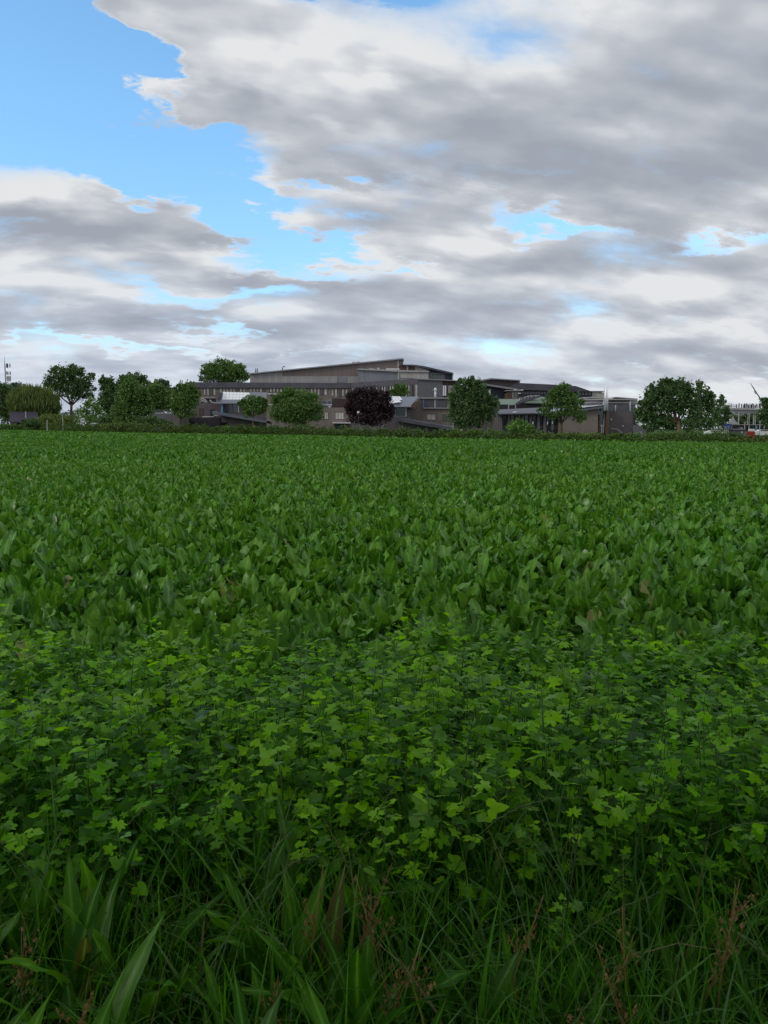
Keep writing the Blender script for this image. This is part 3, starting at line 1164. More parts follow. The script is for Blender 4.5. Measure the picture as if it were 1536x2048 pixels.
for k in range(46):
    y_ = rnd.uniform(1.1, 2.7)
    rye(rnd.uniform(-1, 1) * (0.5 * y_ + 0.2), y_, rnd.uniform(0.55, 0.85), rnd.uniform(0, 6.28), rnd.uniform(0.5, 2.1))
for k in range(9):
    y_ = rnd.uniform(1.9, 4.3)
    x_ = rnd.uniform(-1, 1) * 0.5 * y_
    root = empty('bare_stem', (x_, y_, float(ground_z(x_, y_))), 'dark bare upright stem poking out of the lobed weeds', 'stem', 'dark bare stems among the weeds')
    h = rnd.uniform(0.55, 0.85)
    lx = rnd.uniform(-0.12, 0.16)
    mb = MB(); mb.tube([(0, 0, 0), (lx * 0.3, 0, h * 0.5), (lx, 0.02, h)], [0.003, 0.0026, 0.0014], 5)
    link('stalk', make_mesh('stalk', np.array(mb.V), mb.F, DARKSTEM, True), root)
    mb = MB()
    for j in range(5):
        t = rnd.uniform(0.5, 1.0)
        a = rnd.uniform(0, 6.28)
        p = Vector((lx * t, 0.02 * t, h * t))
        mb.tube([p, p + Vector((math.cos(a) * 0.02, math.sin(a) * 0.02, 0.015))], [0.0025, 0.004], 4)
    o_ = link("bud", make_mesh("bud", np.array(mb.V), mb.F, DARKSTEM, True), root)
    o_["kind"] = "stuff"

# print('TRIS', sum(sum(len(p.vertices) - 2 for p in m_.polygons) for m_ in bpy.data.meshes if len(m_.polygons) > 2000))

# ================================================================== hedge, trees, bushes
TREE_DARK = leaf_mat('tree_leaf_dark', (0.053, 0.110, 0.043), (0.126, 0.216, 0.074), trans=0.18, rough=0.55, spec=0.35, noise_scale=0.6)
TREE_MID = leaf_mat('tree_leaf_mid', (0.067, 0.142, 0.038), (0.156, 0.270, 0.070), trans=0.2, rough=0.55, spec=0.35, noise_scale=0.6)
TREE_LIGHT = leaf_mat('tree_leaf_light', (0.080, 0.167, 0.038), (0.192, 0.324, 0.077), trans=0.22, rough=0.55, spec=0.35, noise_scale=0.6)
TREE_OLIVE = leaf_mat('tree_leaf_olive', (0.094, 0.138, 0.041), (0.192, 0.258, 0.077), trans=0.22, rough=0.6, spec=0.3, noise_scale=0.6)
TREE_PURPLE = leaf_mat('tree_leaf_purple', (0.023, 0.014, 0.023), (0.068, 0.034, 0.042), trans=0.12, rough=0.5, spec=0.4, noise_scale=0.6)
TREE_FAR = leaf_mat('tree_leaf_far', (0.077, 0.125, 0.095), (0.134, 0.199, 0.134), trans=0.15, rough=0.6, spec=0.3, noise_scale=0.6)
HEDGE_M = leaf_mat('hedge_leaf', (0.034, 0.075, 0.016), (0.120, 0.185, 0.045), odd=(0.15, 0.13, 0.06), trans=0.2, rough=0.6, spec=0.3, noise_scale=1.0,
                   hue_noise=(0.12, (0.85, 0.95, 0.7)), odd_share=0.02)
BARK = solid_mat('bark', (0.085, 0.062, 0.042), 0.9, 0.3, 6.0)
BARK_PALE = solid_mat('bark_pale', (0.20, 0.135, 0.075), 0.9, 0.25, 6.0)


def clumps(C, size, g, hang=0.0, fold=0.35):
    """leaf clumps: two folded triangles-pairs at every centre C (n x 3)"""
    n_ = len(C)
    d1 = g.normal(0, 1, (n_, 3)); d1[:, 2] *= (0.6 if not hang else 0.2)
    d1 /= np.linalg.norm(d1, axis=1)[:, None]
    d2 = g.normal(0, 1, (n_, 3))
    if hang:
        d2 = g.normal(0, 0.18, (n_, 3)); d2[:, 2] = -1
    d2 -= (d1 * d2).sum(1)[:, None] * d1
    d2 /= np.linalg.norm(d2, axis=1)[:, None]
    d3 = np.cross(d1, d2)
    s = size * g.uniform(0.55, 1.25, n_)[:, None]
    l2 = s * (1.0 + hang * g.uniform(0.6, 1.6, (n_, 1)))
    sw = s * (0.75 if not hang else 0.35)
    A = C - d2 * l2
    B = C + d1 * sw + d3 * s * fold * g.uniform(-1, 1, (n_, 1))
    Cc = C + d2 * l2
    Dd = C - d1 * sw + d3 * s * fold * g.uniform(-1, 1, (n_, 1))
    V = np.stack([A, B, Cc, Dd], 1).reshape(-1, 3)
    k = np.arange(n_)[:, None] * 4
    F = np.concatenate([k + [0, 1, 2], k + [0, 2, 3]]).astype(int)
    return V, F, np.repeat(g.uniform(0, 1, n_), 4)


def hash_noise(P_, sc, seed):
    q = P_ * sc
    return (np.sin(q[:, 0] * 1.7 + seed) * np.sin(q[:, 1] * 1.9 + 1.3 * seed + np.sin(q[:, 2] * 1.3)) * np.sin(q[:, 2] * 2.1 + 2.1 * seed + np.sin(q[:, 0]))
            + 0.5 * np.sin(q[:, 0] * 4.3 + q[:, 2] * 2.7 + seed * 3) * np.sin(q[:, 2] * 4.9 - q[:, 1] * 3.1 + seed))


def tree(name, label, cat, D, lobes, mat, trunk=None, bark=None, dens=1.0, size=0.26, gaps=-0.35, hang=0.0, seed=0, group=None, limbs=True, base=None):
    """lobes: (x, y, rx, ry) in photograph pixels at distance D; trunk: (x at ground, width px, y where it forks)"""
    g = np.random.RandomState(1000 + seed)
    px2m = D / F_PX
    cx = np.average([l[0] for l in lobes], weights=[l[2] * l[3] for l in lobes])
    tx = trunk[0] if trunk else cx
    loc = Vector((at(tx, 860, D).x, D, 0.0))
    root = empty(name, loc, label, cat, group)
    lobes = list(lobes)
    for (x, y, rx, ry) in list(lobes):
        if rx > 9 and cat == 'tree' and y < 825:
            for _ in range(2):
                a_ = g.uniform(-0.4, np.pi + 0.4)
                lobes.append((x + rx * 0.85 * math.cos(a_), y - ry * 0.8 * math.sin(a_), rx * g.uniform(0.25, 0.42), ry * g.uniform(0.25, 0.42)))
    Cs = []
    mean_rx = np.mean([l[2] for l in lobes])
    centres = []
    for i, (x, y, rx, ry) in enumerate(lobes):
        c = at(x, y, D)
        if cat == 'tree':
            ry = ry * 1.04
        R_ = np.array([rx * px2m, (0.5 * rx + 0.5 * mean_rx) * px2m, ry * px2m])
        off_y = g.uniform(-0.5, 0.5) * mean_rx * px2m * (0.9 if len(lobes) > 1 else 0)
        c = np.array([c.x, c.y + off_y, c.z])
        centres.append(c)
        # each lobe is itself a cluster of small tufts
        nt = max(6, int(10 * dens * (rx * ry) ** 0.5 / 8))
        for t in range(nt):
            d = g.normal(0, 1, 3); d /= np.linalg.norm(d)
            if d[2] < -0.3 and g.uniform() < 0.4:
                d[2] *= -1
            rr = g.uniform(0.35, 0.88)
            tc_ = c + d * R_ * rr
            tr_ = R_ * g.uniform(0.26, 0.42)
            nl_ = int(26 * dens * max(0.5, (R_[0] * R_[2]) / 3.0) * (0.26 / size) ** 1.3)
            nl_ = min(nl_, 260)
            q = g.normal(0, 0.55, (nl_, 3)) * tr_
            Cs.append(tc_ + q)
        # ragged sprays that break the outline
        for t in range(int(5 + 0.5 * rx)):
            d = g.normal(0, 1, 3); d[2] = abs(d[2]) * 0.9; d /= np.linalg.norm(d)
            q = g.normal(0, 0.22, (int(10 * dens) + 4, 3)) * np.array([1, 1, 1.6]) * R_.min() * 0.55
            Cs.append(c + d * R_ * g.uniform(0.92, 1.14) + q)
        ns = int(90 * dens * (R_[0] * R_[2]) ** 0.9)
        q = g.normal(0, 1, (ns, 3)); q /= np.linalg.norm(q, axis=1)[:, None]
        Cs.append(c + q * R_ * (g.uniform(0.2, 1.0, (ns, 1)) ** 0.5) * (1 + 0.10 * g.normal(0, 1, (ns, 1))))
    Cs = np.concatenate(Cs)
    keep = hash_noise(Cs, 1.15 / (size * 4), seed) > gaps
    Cs = Cs[keep]
    Cs = Cs[Cs[:, 2] > 0.25]
    V, F, T = clumps(Cs, size, g, hang)
    V = V - np.array(loc)
    link('crown', make_mesh('crown', V, [F], mat, False, T), root)
    if trunk:
        tx, tw, fy = trunk
        fork = at(tx, fy, D)
        mb = MB()
        r_ = tw * 0.5 * px2m
        mb.tube([Vector((loc.x, D, -0.05)), Vector((loc.x, D, fork.z * 0.5)), Vector((fork.x, D, fork.z))], [r_ * 1.2, r_ * 0.95, r_ * 0.8], 8)
        mb.build('trunk', bark or BARK, root, True)
        if limbs:
            for c in centres[:6]:
                mb = MB()
                c = Vector(c)
                f0 = Vector((fork.x, D, fork.z - r_))
                m_ = f0.lerp(c, 0.5) + Vector((0, 0, -0.12 * (c - f0).length))
                mb.tube([f0, m_, c], [r_ * 0.6, r_ * 0.38, r_ * 0.12], 6)
                mb.build('limb', bark or BARK, root, True)
    return root


TREES = [
    # name, label, cat, D, lobes, mat, kwargs
    ('dark_tree', 'dark broadleaf tree at the very left edge behind the willow', 'tree', 250,
     [(-5, 800, 26, 30), (10, 812, 20, 28), (-25, 790, 26, 30)], TREE_DARK, dict(size=0.34, seed=1)),
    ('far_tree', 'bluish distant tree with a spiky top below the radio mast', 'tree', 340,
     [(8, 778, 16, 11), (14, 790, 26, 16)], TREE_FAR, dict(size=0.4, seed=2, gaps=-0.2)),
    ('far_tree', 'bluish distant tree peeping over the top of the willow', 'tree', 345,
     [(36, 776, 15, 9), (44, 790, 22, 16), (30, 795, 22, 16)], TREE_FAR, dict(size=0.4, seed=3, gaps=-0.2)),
    ('willow_tree', 'rounded olive weeping willow with hanging twigs behind the shed', 'tree', 215,
     [(62, 793, 32, 18), (44, 803, 24, 22), (88, 803, 26, 24), (68, 812, 44, 24), (35, 815, 14, 20), (104, 818, 13, 20)], TREE_OLIVE,
     dict(size=0.24, hang=1.6, seed=4, gaps=-0.75, dens=1.1)),
    ('oak_tree', 'tall dark open crowned oak with sky showing through, right of the willow', 'tree', 235,
     [(122, 748, 22, 15), (145, 746, 24, 14), (104, 768, 17, 16), (132, 770, 26, 18), (158, 768, 22, 18), (183, 757, 10, 10), (172, 780, 17, 14),
      (118, 785, 15, 10), (150, 792, 18, 11), (180, 795, 9, 11), (96, 772, 9, 8), (112, 800, 9, 6)], TREE_DARK,
     dict(trunk=(143, 6, 808), size=0.27, seed=5, gaps=-0.22, dens=0.85)),
    ('young_tree', 'small pale green young tree under the oak by the white signboard', 'tree', 190,
     [(184, 812, 13, 14), (168, 828, 16, 14), (195, 828, 14, 14), (180, 838, 26, 10)], TREE_LIGHT, dict(size=0.2, seed=6, dens=0.8)),
    ('upright_tree', 'dark upright tree with a ragged top immediately right of the oak', 'tree', 205,
     [(208, 775, 10, 20), (222, 785, 18, 26), (212, 815, 18, 30), (232, 820, 18, 28), (218, 765, 6, 10)], TREE_DARK, dict(size=0.26, seed=7, gaps=-0.4)),
    ('spiky_tree', 'very dark spiky topped tree rising behind the light green tree on the left', 'tree', 225,
     [(250, 762, 14, 11), (272, 759, 20, 12), (288, 775, 12, 16), (262, 785, 30, 20)], TREE_DARK, dict(size=0.27, seed=8, gaps=-0.3)),
    ('broad_tree', 'light green broad tree on the left, lighter than the dark ones around it', 'tree', 165,
     [(262, 775, 14, 18), (255, 795, 24, 22), (282, 795, 20, 24), (262, 820, 32, 24), (290, 818, 14, 18), (240, 828, 20, 20), (272, 842, 30, 14)], TREE_MID,
     dict(size=0.21, seed=9, gaps=-0.4)),
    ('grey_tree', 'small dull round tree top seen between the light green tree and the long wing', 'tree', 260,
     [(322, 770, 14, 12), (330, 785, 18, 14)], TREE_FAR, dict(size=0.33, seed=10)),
    ('backing_tree', 'plain green tree filling the gap behind the upright and light green trees', 'tree', 235,
     [(236, 790, 18, 20), (300, 800, 18, 20), (232, 815, 20, 20), (310, 818, 20, 16)], TREE_DARK, dict(size=0.28, seed=32, gaps=-0.6)),
    ('middle_tree', 'mid green tree above the low roof railing left of the long wing', 'tree', 218,
     [(312, 785, 16, 20), (328, 798, 18, 20), (315, 810, 22, 14), (335, 815, 18, 12), (305, 820, 16, 10)], TREE_MID, dict(size=0.26, seed=11, gaps=-0.5)),
    ('rounded_tree', 'dense rounded green tree on a slim trunk at the left of the long wing', 'tree', 150,
     [(372, 780, 18, 16), (356, 795, 14, 20), (385, 795, 14, 22), (370, 808, 28, 24), (350, 818, 10, 14), (372, 830, 22, 8)], TREE_MID,
     dict(trunk=(361, 4, 835), size=0.18, seed=12, gaps=-0.45)),
    ('domed_tree', 'broad domed tree with gaps, standing behind the long wing roof', 'tree', 300,
     [(448, 732, 30, 12), (425, 741, 22, 14), (472, 741, 21, 14), (411, 752, 13, 11), (485, 753, 13, 12), (448, 750, 34, 14), (430, 760, 26, 8), (468, 760, 24, 8)], TREE_MID,
     dict(trunk=(450, 5, 762), size=0.34, seed=13, gaps=-0.12, dens=0.9)),
    ('slender_tree', 'small airy tree on a pale slender trunk before the left solar roof', 'tree', 145,
     [(508, 802, 20, 12), (492, 812, 14, 12), (525, 812, 12, 14), (508, 820, 22, 12), (495, 826, 10, 8)], TREE_MID,
     dict(trunk=(506, 2.2, 832), bark=BARK_PALE, size=0.17, seed=14, gaps=-0.4)),
    ('bushy_tree', 'large bushy light green tree growing down to the hedge left of the copper beech', 'tree', 140,
     [(590, 796, 28, 18), (565, 808, 22, 20), (618, 808, 22, 22), (592, 820, 44, 24), (556, 828, 18, 16), (632, 828, 16, 18), (595, 838, 46, 14)], TREE_MID,
     dict(size=0.18, seed=15, gaps=-0.5)),
    ('copper_beech', 'dark purple copper beech in front of the middle of the building', 'tree', 138,
     [(735, 790, 24, 15), (712, 800, 18, 18), (760, 800, 20, 18), (738, 812, 40, 22), (705, 822, 14, 18), (772, 822, 14, 20), (740, 838, 44, 16),
      (776, 797, 6, 4)], TREE_PURPLE, dict(size=0.17, seed=16, gaps=-0.65, dens=1.1)),
    ('courtyard_tree', 'small green tree top showing over the roofs between solar roof and angled wall', 'tree', 208,
     [(800, 779, 13, 12), (795, 788, 17, 9), (812, 788, 10, 8)], TREE_MID, dict(size=0.22, seed=17)),
    ('tall_tree', 'tall dark green tree with a pale leaning trunk, right of the slatted block', 'tree', 122,
     [(943, 766, 10, 12), (928, 780, 20, 20), (952, 785, 20, 22), (915, 800, 18, 26), (968, 800, 18, 24), (940, 812, 34, 28), (988, 812, 12, 16),
      (925, 838, 28, 22), (950, 845, 22, 14), (975, 832, 18, 18), (908, 822, 10, 18)], TREE_DARK,
     dict(trunk=(962, 3.2, 800), bark=BARK_PALE, size=0.16, seed=18, gaps=-0.38, dens=1.1)),
    ('layered_tree', 'tree with layered branches and gaps in front of the low right wing', 'tree', 122,
     [(1125, 778, 16, 11), (1108, 788, 14, 10), (1142, 792, 16, 10), (1120, 800, 30, 10), (1148, 806, 22, 9), (1100, 810, 14, 8), (1128, 816, 28, 7),
      (1090, 824, 14, 8), (1150, 826, 22, 9), (1118, 828, 18, 7), (1160, 838, 14, 9), (1108, 834, 12, 5)], TREE_MID,
     dict(trunk=(1123, 5, 845), bark=BARK, size=0.155, seed=19, gaps=-0.30, dens=1.0)),
    ('round_bush', 'light green rounded bush behind the hedge below the low right wing', 'bush', 100,
     [(1040, 848, 18, 9), (1028, 856, 16, 9), (1052, 857, 16, 9), (1040, 860, 28, 9)], TREE_LIGHT, dict(size=0.12, seed=20, gaps=-0.7)),
    ('big_maple', 'largest dark green tree on the right with a forked brown trunk', 'tree', 110,
     [(1335, 770, 18, 12), (1362, 775, 22, 16), (1312, 785, 20, 16), (1340, 795, 34, 22), (1382, 792, 16, 20), (1300, 800, 18, 18), (1370, 815, 28, 20),
      (1330, 820, 34, 18), (1290, 812, 14, 16), (1298, 832, 22, 16), (1385, 832, 16, 14), (1325, 842, 24, 12), (1282, 828, 14, 16), (1335, 765, 6, 8)], TREE_DARK,
     dict(trunk=(1357, 9, 842), bark=BARK_PALE, size=0.155, seed=21, gaps=-0.30, dens=1.1)),
    ('peaked_tree', 'dark tree with a pointed top leaning on the right side of the largest tree', 'tree', 125,
     [(1399, 772, 7, 12), (1402, 790, 16, 18), (1415, 805, 16, 18), (1400, 820, 18, 20), (1422, 825, 16, 22), (1405, 845, 26, 14)], TREE_DARK,
     dict(size=0.17, seed=22, gaps=-0.32)),
    ('narrow_tree', 'small narrow dark tree just left of the steel deck', 'tree', 140,
     [(1443, 803, 6, 12), (1446, 822, 12, 16), (1438, 838, 16, 16), (1455, 835, 8, 14)], TREE_DARK, dict(size=0.18, seed=23, gaps=-0.4)),
    ('edge_tree', 'dark tree cut off by the right edge of the picture below the crane boom', 'tree', 190,
     [(1532, 808, 10, 12), (1540, 822, 20, 18), (1525, 832, 12, 12), (1545, 845, 20, 16)], TREE_DARK, dict(size=0.24, seed=24, gaps=-0.35)),
    ('shade_tree', 'dark green tree seen between the pale columns under the steel deck', 'tree', 275,
     [(1478, 838, 14, 12), (1495, 835, 16, 12), (1512, 840, 16, 14), (1485, 848, 30, 9), (1525, 845, 16, 12)], TREE_DARK, dict(size=0.32, seed=25)),
    ('dark_shrub', 'very dark bluish shrub in the shade under the largest tree on the right', 'bush', 118,
     [(1320, 846, 22, 15), (1342, 850, 18, 12), (1378, 850, 20, 14), (1298, 856, 14, 9)], TREE_DARK, dict(size=0.16, seed=26, gaps=-0.8)),
    ('thin_tree', 'slim young tree on a straight pale stem left of the largest tree', 'tree', 112,
     [(1300, 838, 12, 12), (1296, 826, 10, 12)], TREE_MID, dict(trunk=(1301, 2.0, 840), bark=BARK_PALE, size=0.15, seed=27, limbs=False)),
    ('olive_bush', 'wide olive bush right of the shed under the willow', 'bush', 195,
     [(110, 838, 26, 10), (135, 843, 22, 9), (85, 840, 18, 9), (120, 848, 40, 8)], TREE_OLIVE, dict(size=0.2, seed=28, gaps=-0.8)),
    ('dark_bush', 'low dark bush at the foot of the shed wall', 'bush', 190,
     [(62, 845, 14, 8), (72, 848, 14, 8), (55, 849, 12, 6)], TREE_DARK, dict(size=0.2, seed=29, gaps=-0.8)),
    ('green_bush', 'dull green bush below the light green broad tree, left of the railing wing', 'bush', 160,
     [(300, 842, 22, 10), (325, 848, 20, 8), (285, 850, 24, 8)], TREE_DARK, dict(size=0.19, seed=30, gaps=-0.8)),
    ('corner_bush', 'dense bush between the two dark upright trees on the left', 'bush', 175,
     [(225, 842, 24, 12), (205, 846, 20, 10), (245, 848, 22, 10)], TREE_DARK, dict(size=0.19, seed=31, gaps=-0.8)),
]
for (nm, lab, cat, D_, lobes, mt, kw) in TREES:
    tree(nm, lab, cat, D_, lobes, mt, **kw)

# --- the hedge along the far edge of the field: tangled shrubs and tall weeds
g = np.random.RandomState(77)
HX = np.array([-150, -107, -42, -13, 2, 13.6, 23, 40, 75], dtype=float)
HT = np.interp(HX, [-150, -107, -70, -42, -13, 2, 13.6, 23, 40, 75], [1.5, 1.6, 2.0, 2.1, 1.8, 1.5, 1.25, 1.1, 1.05, 1.0])
xs = np.linspace(-125, 62, 4200)
Cs = []
for row_, (dy, hk, n_) in enumerate(((0.5, 0.75, 22000), (1.3, 1.0, 30000), (2.3, 0.9, 15000))):
    x = -125 + 187 * g.uniform(0, 1, n_) ** 0.85
    t_ = np.interp(x, HX, HT)
    top = t_ * hk * (0.86 + 0.20 * np.sin(x * 0.9 + row_) * np.sin(x * 0.37 + 1) + 0.12 * np.sin(x * 2.7 + row_ * 2) + 0.07 * np.sin(x * 6.1))
    z = top * g.uniform(0.02, 1.0, n_) ** 0.75
    y = edge_y_np(x) + dy + g.normal(0, 0.35, n_)
    Cs.append(np.stack([x, y, z], -1))
# taller shoots here and there
for k in range(620):
    x = -120 + 180 * g.uniform() ** 0.8
    t_ = np.interp(x, HX, HT)
    n_ = g.randint(6, 18)
    hh = t_ * g.uniform(0.9, 1.32)
    q = g.normal(0, 1, (n_, 3)) * np.array([0.18, 0.15, 0.0]) * (0.7 + t_ * 0.3)
    q[:, 0] += x; q[:, 1] += edge_y(x) + 1.2; q[:, 2] = g.uniform(0.5, 1.0, n_) * hh
    Cs.append(q)
Cs = np.concatenate(Cs)
V_, F_, T_ = clumps(Cs, 0.13, g)
tag(link('hedge', make_mesh('hedge', V_, [F_], HEDGE_M, False, T_)), 'long ragged green hedge along the far edge of the crop field', 'hedge')

# rough scrub between the hedge and the school grounds
bushes = [(-20, 40, 853, 200), (150, 200, 852, 175), (205, 300, 850, 150), (330, 420, 855, 140), (440, 540, 858, 132), (540, 640, 858, 126), (640, 700, 861, 122),
          (790, 900, 864, 114), (895, 1000, 864, 108), (1000, 1070, 867, 100), (1075, 1190, 869, 99), (1220, 1300, 870, 98), (1290, 1440, 869, 96), (1400, 1470, 871, 94)]
for i, (xa, xb, yt, D_) in enumerate(bushes):
    lob = []
    gg = random.Random(300 + i)
    x = xa
    while x < xb:
        w_ = gg.uniform(9, 17)
        lob.append((x + w_ * 0.5, yt + gg.uniform(2, 8), w_ * 0.8, gg.uniform(6, 10)))
        x += w_
    tree('scrub_bush', 'low rough green scrub behind the hedge, ' + (
        'left of the shed', 'below the small pale young tree', 'below the light green broad tree', 'below the slim trunked rounded tree', 'below the slender airy tree',
        'below the large bushy tree', 'left of the copper beech', 'right of the copper beech', 'below the tall dark green tree', 'by the light rounded bush',
        'below the layered tree', 'below the dark brick block', 'below the largest tree on the right', 'left of the steel deck')[i], 'bush', D_, lob,
        (TREE_MID, TREE_DARK, TREE_OLIVE, TREE_MID)[i % 4] if i not in (7,) else TREE_DARK, size=0.13 * D_ / 110, seed=60 + i, gaps=-0.6, dens=0.8, group='scrub behind the hedge')

# woodland closing the view far behind everything
n_ = 15000
x = g.uniform(-330, 330, n_)
hh = 7.5 + 2.2 * np.sin(x * 0.05) + 1.6 * np.sin(x * 0.13 + 1) + 1.2 * np.sin(x * 0.37 + 2) + 0.8 * np.sin(x * 0.9)
q = np.stack([x, 470 + g.uniform(-12, 12, n_), hh * g.uniform(0.0, 1.0, n_) ** 0.6], -1)
V_, F_, T_ = clumps(q, 0.95, g)
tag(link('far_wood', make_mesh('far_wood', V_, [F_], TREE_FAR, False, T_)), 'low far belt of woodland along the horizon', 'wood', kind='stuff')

# yellow stubble strip far left, beyond the hedge
pts = [at(x, y, D_) for x, y, D_ in ((-60, 856, 225), (52, 856, 222))]
a_, b_ = pts
tag(link('stubble_strip', make_mesh('stubble_strip', [(a_.x - 40, 232, 0.03), (b_.x, 222, 0.03), (b_.x - 2, 300, 1.9), (a_.x - 60, 300, 1.9)], [(0, 1, 2, 3)], STRAW)),
    'strip of yellow stubble far left behind the hedge', kind='structure')

# ================================================================== the school
BRICK = brick_mat('grey_brown_brick', (0.170, 0.136, 0.122), (0.14, 0.12, 0.11))
BRICK_D = brick_mat('dark_brick', (0.106, 0.086, 0.092), (0.10, 0.09, 0.095))
BRICK_G = brick_mat('grey_brick', (0.104, 0.100, 0.108), (0.10, 0.10, 0.11))
FASCIA = solid_mat('slate_fascia', (0.098, 0.095, 0.115), 0.5, 0.15, 0.4)
CLAD_L = clad_mat('pale_cladding', (0.27, 0.255, 0.25), 1.1)
CLAD_B = clad_mat('brown_cladding', (0.16, 0.122, 0.112), 0.5)
CLAD_G = clad_mat('blue_grey_cladding', (0.185, 0.185, 0.215), 0.9)
CLAD_BE = clad_mat('beige_cladding', (0.34, 0.32, 0.30), 1.4)
NAVY = clad_mat('navy_cladding', (0.028, 0.032, 0.065), 0.5)
ROOFD = solid_mat('dark_roof', (0.075, 0.073, 0.095), 0.45, 0.2, 0.3)
ROOFB = solid_mat('blue_roof', (0.11, 0.125, 0.165), 0.3, 0.2, 0.3, spec=0.6)
ROOFE = solid_mat('light_roof_edge', (0.30, 0.31, 0.34), 0.4, 0.1, 0.5)
GREENR = solid_mat('green_roof', (0.17, 0.24, 0.17), 0.6, 0.15, 0.3)
WHITE = solid_mat('white_paint', (0.72, 0.73, 0.76), 0.45, 0.08, 1.0)
OFFW = solid_mat('offwhite_steel', (0.42, 0.41, 0.40), 0.5, 0.12, 1.0)
STEEL = solid_mat('grey_steel', (0.25, 0.25, 0.27), 0.4, 0.12, 1.0, metal=0.3)
WOOD = solid_mat('red_brown_wood', (0.115, 0.062, 0.048), 0.65, 0.3, 1.2, streak=True)
DARKB = solid_mat('dark_brown_timber', (0.060, 0.036, 0.036), 0.65, 0.3, 1.2, streak=True)
DARKW = solid_mat('dark_frame', (0.030, 0.026, 0.032), 0.5)
TEAL = glass_mat('teal_glass', (0.020, 0.055, 0.060))
GLASS = glass_mat('dark_glass')
BLIND = solid_mat('window_blind', (0.52, 0.49, 0.45), 0.6, 0.25, 0.7)
BLUEP = solid_mat('blue_post', (0.14, 0.24, 0.38), 0.4)
PANEL = solid_mat('solar_panel', (0.90, 0.91, 0.93), 0.3, 0.03, 1.0, spec=0.9)  # near-white base colour carries the reflected sky
REDP = solid_mat('red_plastic', (0.36, 0.02, 0.03), 0.4)
BLUET = solid_mat('blue_tarp', (0.03, 0.07, 0.26), 0.5)
BLACKP = solid_mat('black_plastic', (0.012, 0.012, 0.016), 0.5)


def building(name, label, px, D, cat='building'):
    p = at(px, 860, D)
    return empty(name, Vector((p.x, D, 0)), label, cat)


def wall(b, pts, D, depth, mat, name='wall', label=None):
    return MB().prism(pts, D, depth).build(name, mat, b, label=label)


def window(b, x0, y0, x1, y1, D, pane=None, frame=None, bars=0, name='window'):
    """frame standing 6 cm out of the wall with its pane set back in it"""
    fr = MB()
    t = 0.55
    for q in ((x0 - t, y0 - t, x1 + t, y0), (x0 - t, y1, x1 + t, y1 + t), (x0 - t, y0, x0, y1), (x1, y0, x1 + t, y1)):
        fr.box(*q, D - 0.08, 0.078)
    for k in range(bars):
        xm = x0 + (x1 - x0) * (k + 1) / (bars + 1)
        fr.box(xm - 0.3, y0, xm + 0.3, y1, D - 0.07, 0.05)
    f = fr.build(name, frame or DARKW, b)
    MB().box(x0, y0, x1, y1, D - 0.03, 0.027).build('pane', pane or GLASS, f)
    return f


# --- A: sports hall, the highest roof
H = building('sports_hall', 'tall grey hall with one long roof rising to the right, highest part of the school', 650, 272)
wall(H, [(500, 790), (500, 747.5), (564, 741.8), (564, 752.5), (716, 752.5), (716, 790)], 272, 30, CLAD_L, label='pale sheet metal lower wall')
wall(H, [(564, 752.3), (564, 741.8), (797, 719.2), (797, 752.3)], 272.0, 30, CLAD_B, 'upper_wall', 'brown clad upper wall')
wall(H, [(797, 790), (797, 719.2), (806.5, 718.2), (806.5, 790)], 272, 30, CLAD_B, 'end_wall')
wall(H, [(498, 748.5), (498, 746.3), (803, 716.2), (808, 717.5), (808, 719.6), (803, 718.6)], 270.8, 32, ROOFE, 'roof', 'thin pale edged roof')
MB().box(795, 720, 797.6, 738, 271.6, 0.3).build('corner_post', OFFW, H)
MB().box(672.5, 752.6, 673.8, 765, 271.7, 0.25).build('wall_panel', OFFW, H)
MB().box(674.5, 753, 690, 765, 271.8, 0.15).build('wall_panel', CLAD_G, H)
MB().box(690.4, 752.6, 691.6, 765, 271.7, 0.25).build('wall_panel', OFFW, H)
MB().box(720, 753, 727, 765, 261.6, 0.2).build('wall_panel', OFFW, H)
for x in (511.5, 515):
    p = at(x, 745.5, 276)
    MB().tube([p, p + Vector((0, 0, 1.5))], 0.22, 8).build('flue', STEEL, H, True)
p = at(565, 741, 276)
MB().tube([p, p + Vector((0, 0, 1.0)), p + Vector((0.4, 0, 1.4)), p + Vector((0.9, 0, 1.4))], 0.22, 8).build('flue', STEEL, H, True)
for x, y in ((709, 725), (718, 724.3)):
    p = at(x, y, 275)
    MB().wbox(p.x - 0.9, p.x + 0.4, 275, 276, p.z - 0.5, p.z + 0.2).build('roof_fan', OFFW, H)

# --- B: lower volumes before the hall
Bx = building('plant_block', 'blue grey and beige clad block with flat pale roof before the hall', 780, 261)
wall(Bx, [(716, 790), (716, 739), (796, 742.5), (796, 790)], 261, 9, CLAD_G, 'wall', 'blue grey clad wall')
wall(Bx, [(796, 790), (796, 743.2), (857, 744), (857, 790)], 260.8, 9, CLAD_BE, 'wall', 'beige clad wall')
wall(Bx, [(715, 739.5), (715, 737), (798, 740), (858, 741.8), (858, 744), (796, 743.4)], 260.2, 10.5, OFFW, 'roof')
MB().box(795.6, 743, 798, 759, 260.4, 0.3).build('downpipe', OFFW, Bx)
MB().box(772, 737.0, 799, 739.0, 263.2, 2).build('roof_hatch', WHITE, Bx)
MB().box(754, 735.5, 759, 738.3, 264.2, 2).build('roof_hatch', OFFW, Bx)
MB().box(738, 736.5, 748, 738.0, 264.4, 2).build('roof_hatch', OFFW, Bx)
MB().box(798, 755.5, 827, 756.2, 260.55, 0.15).build('cable_duct', STEEL, Bx)

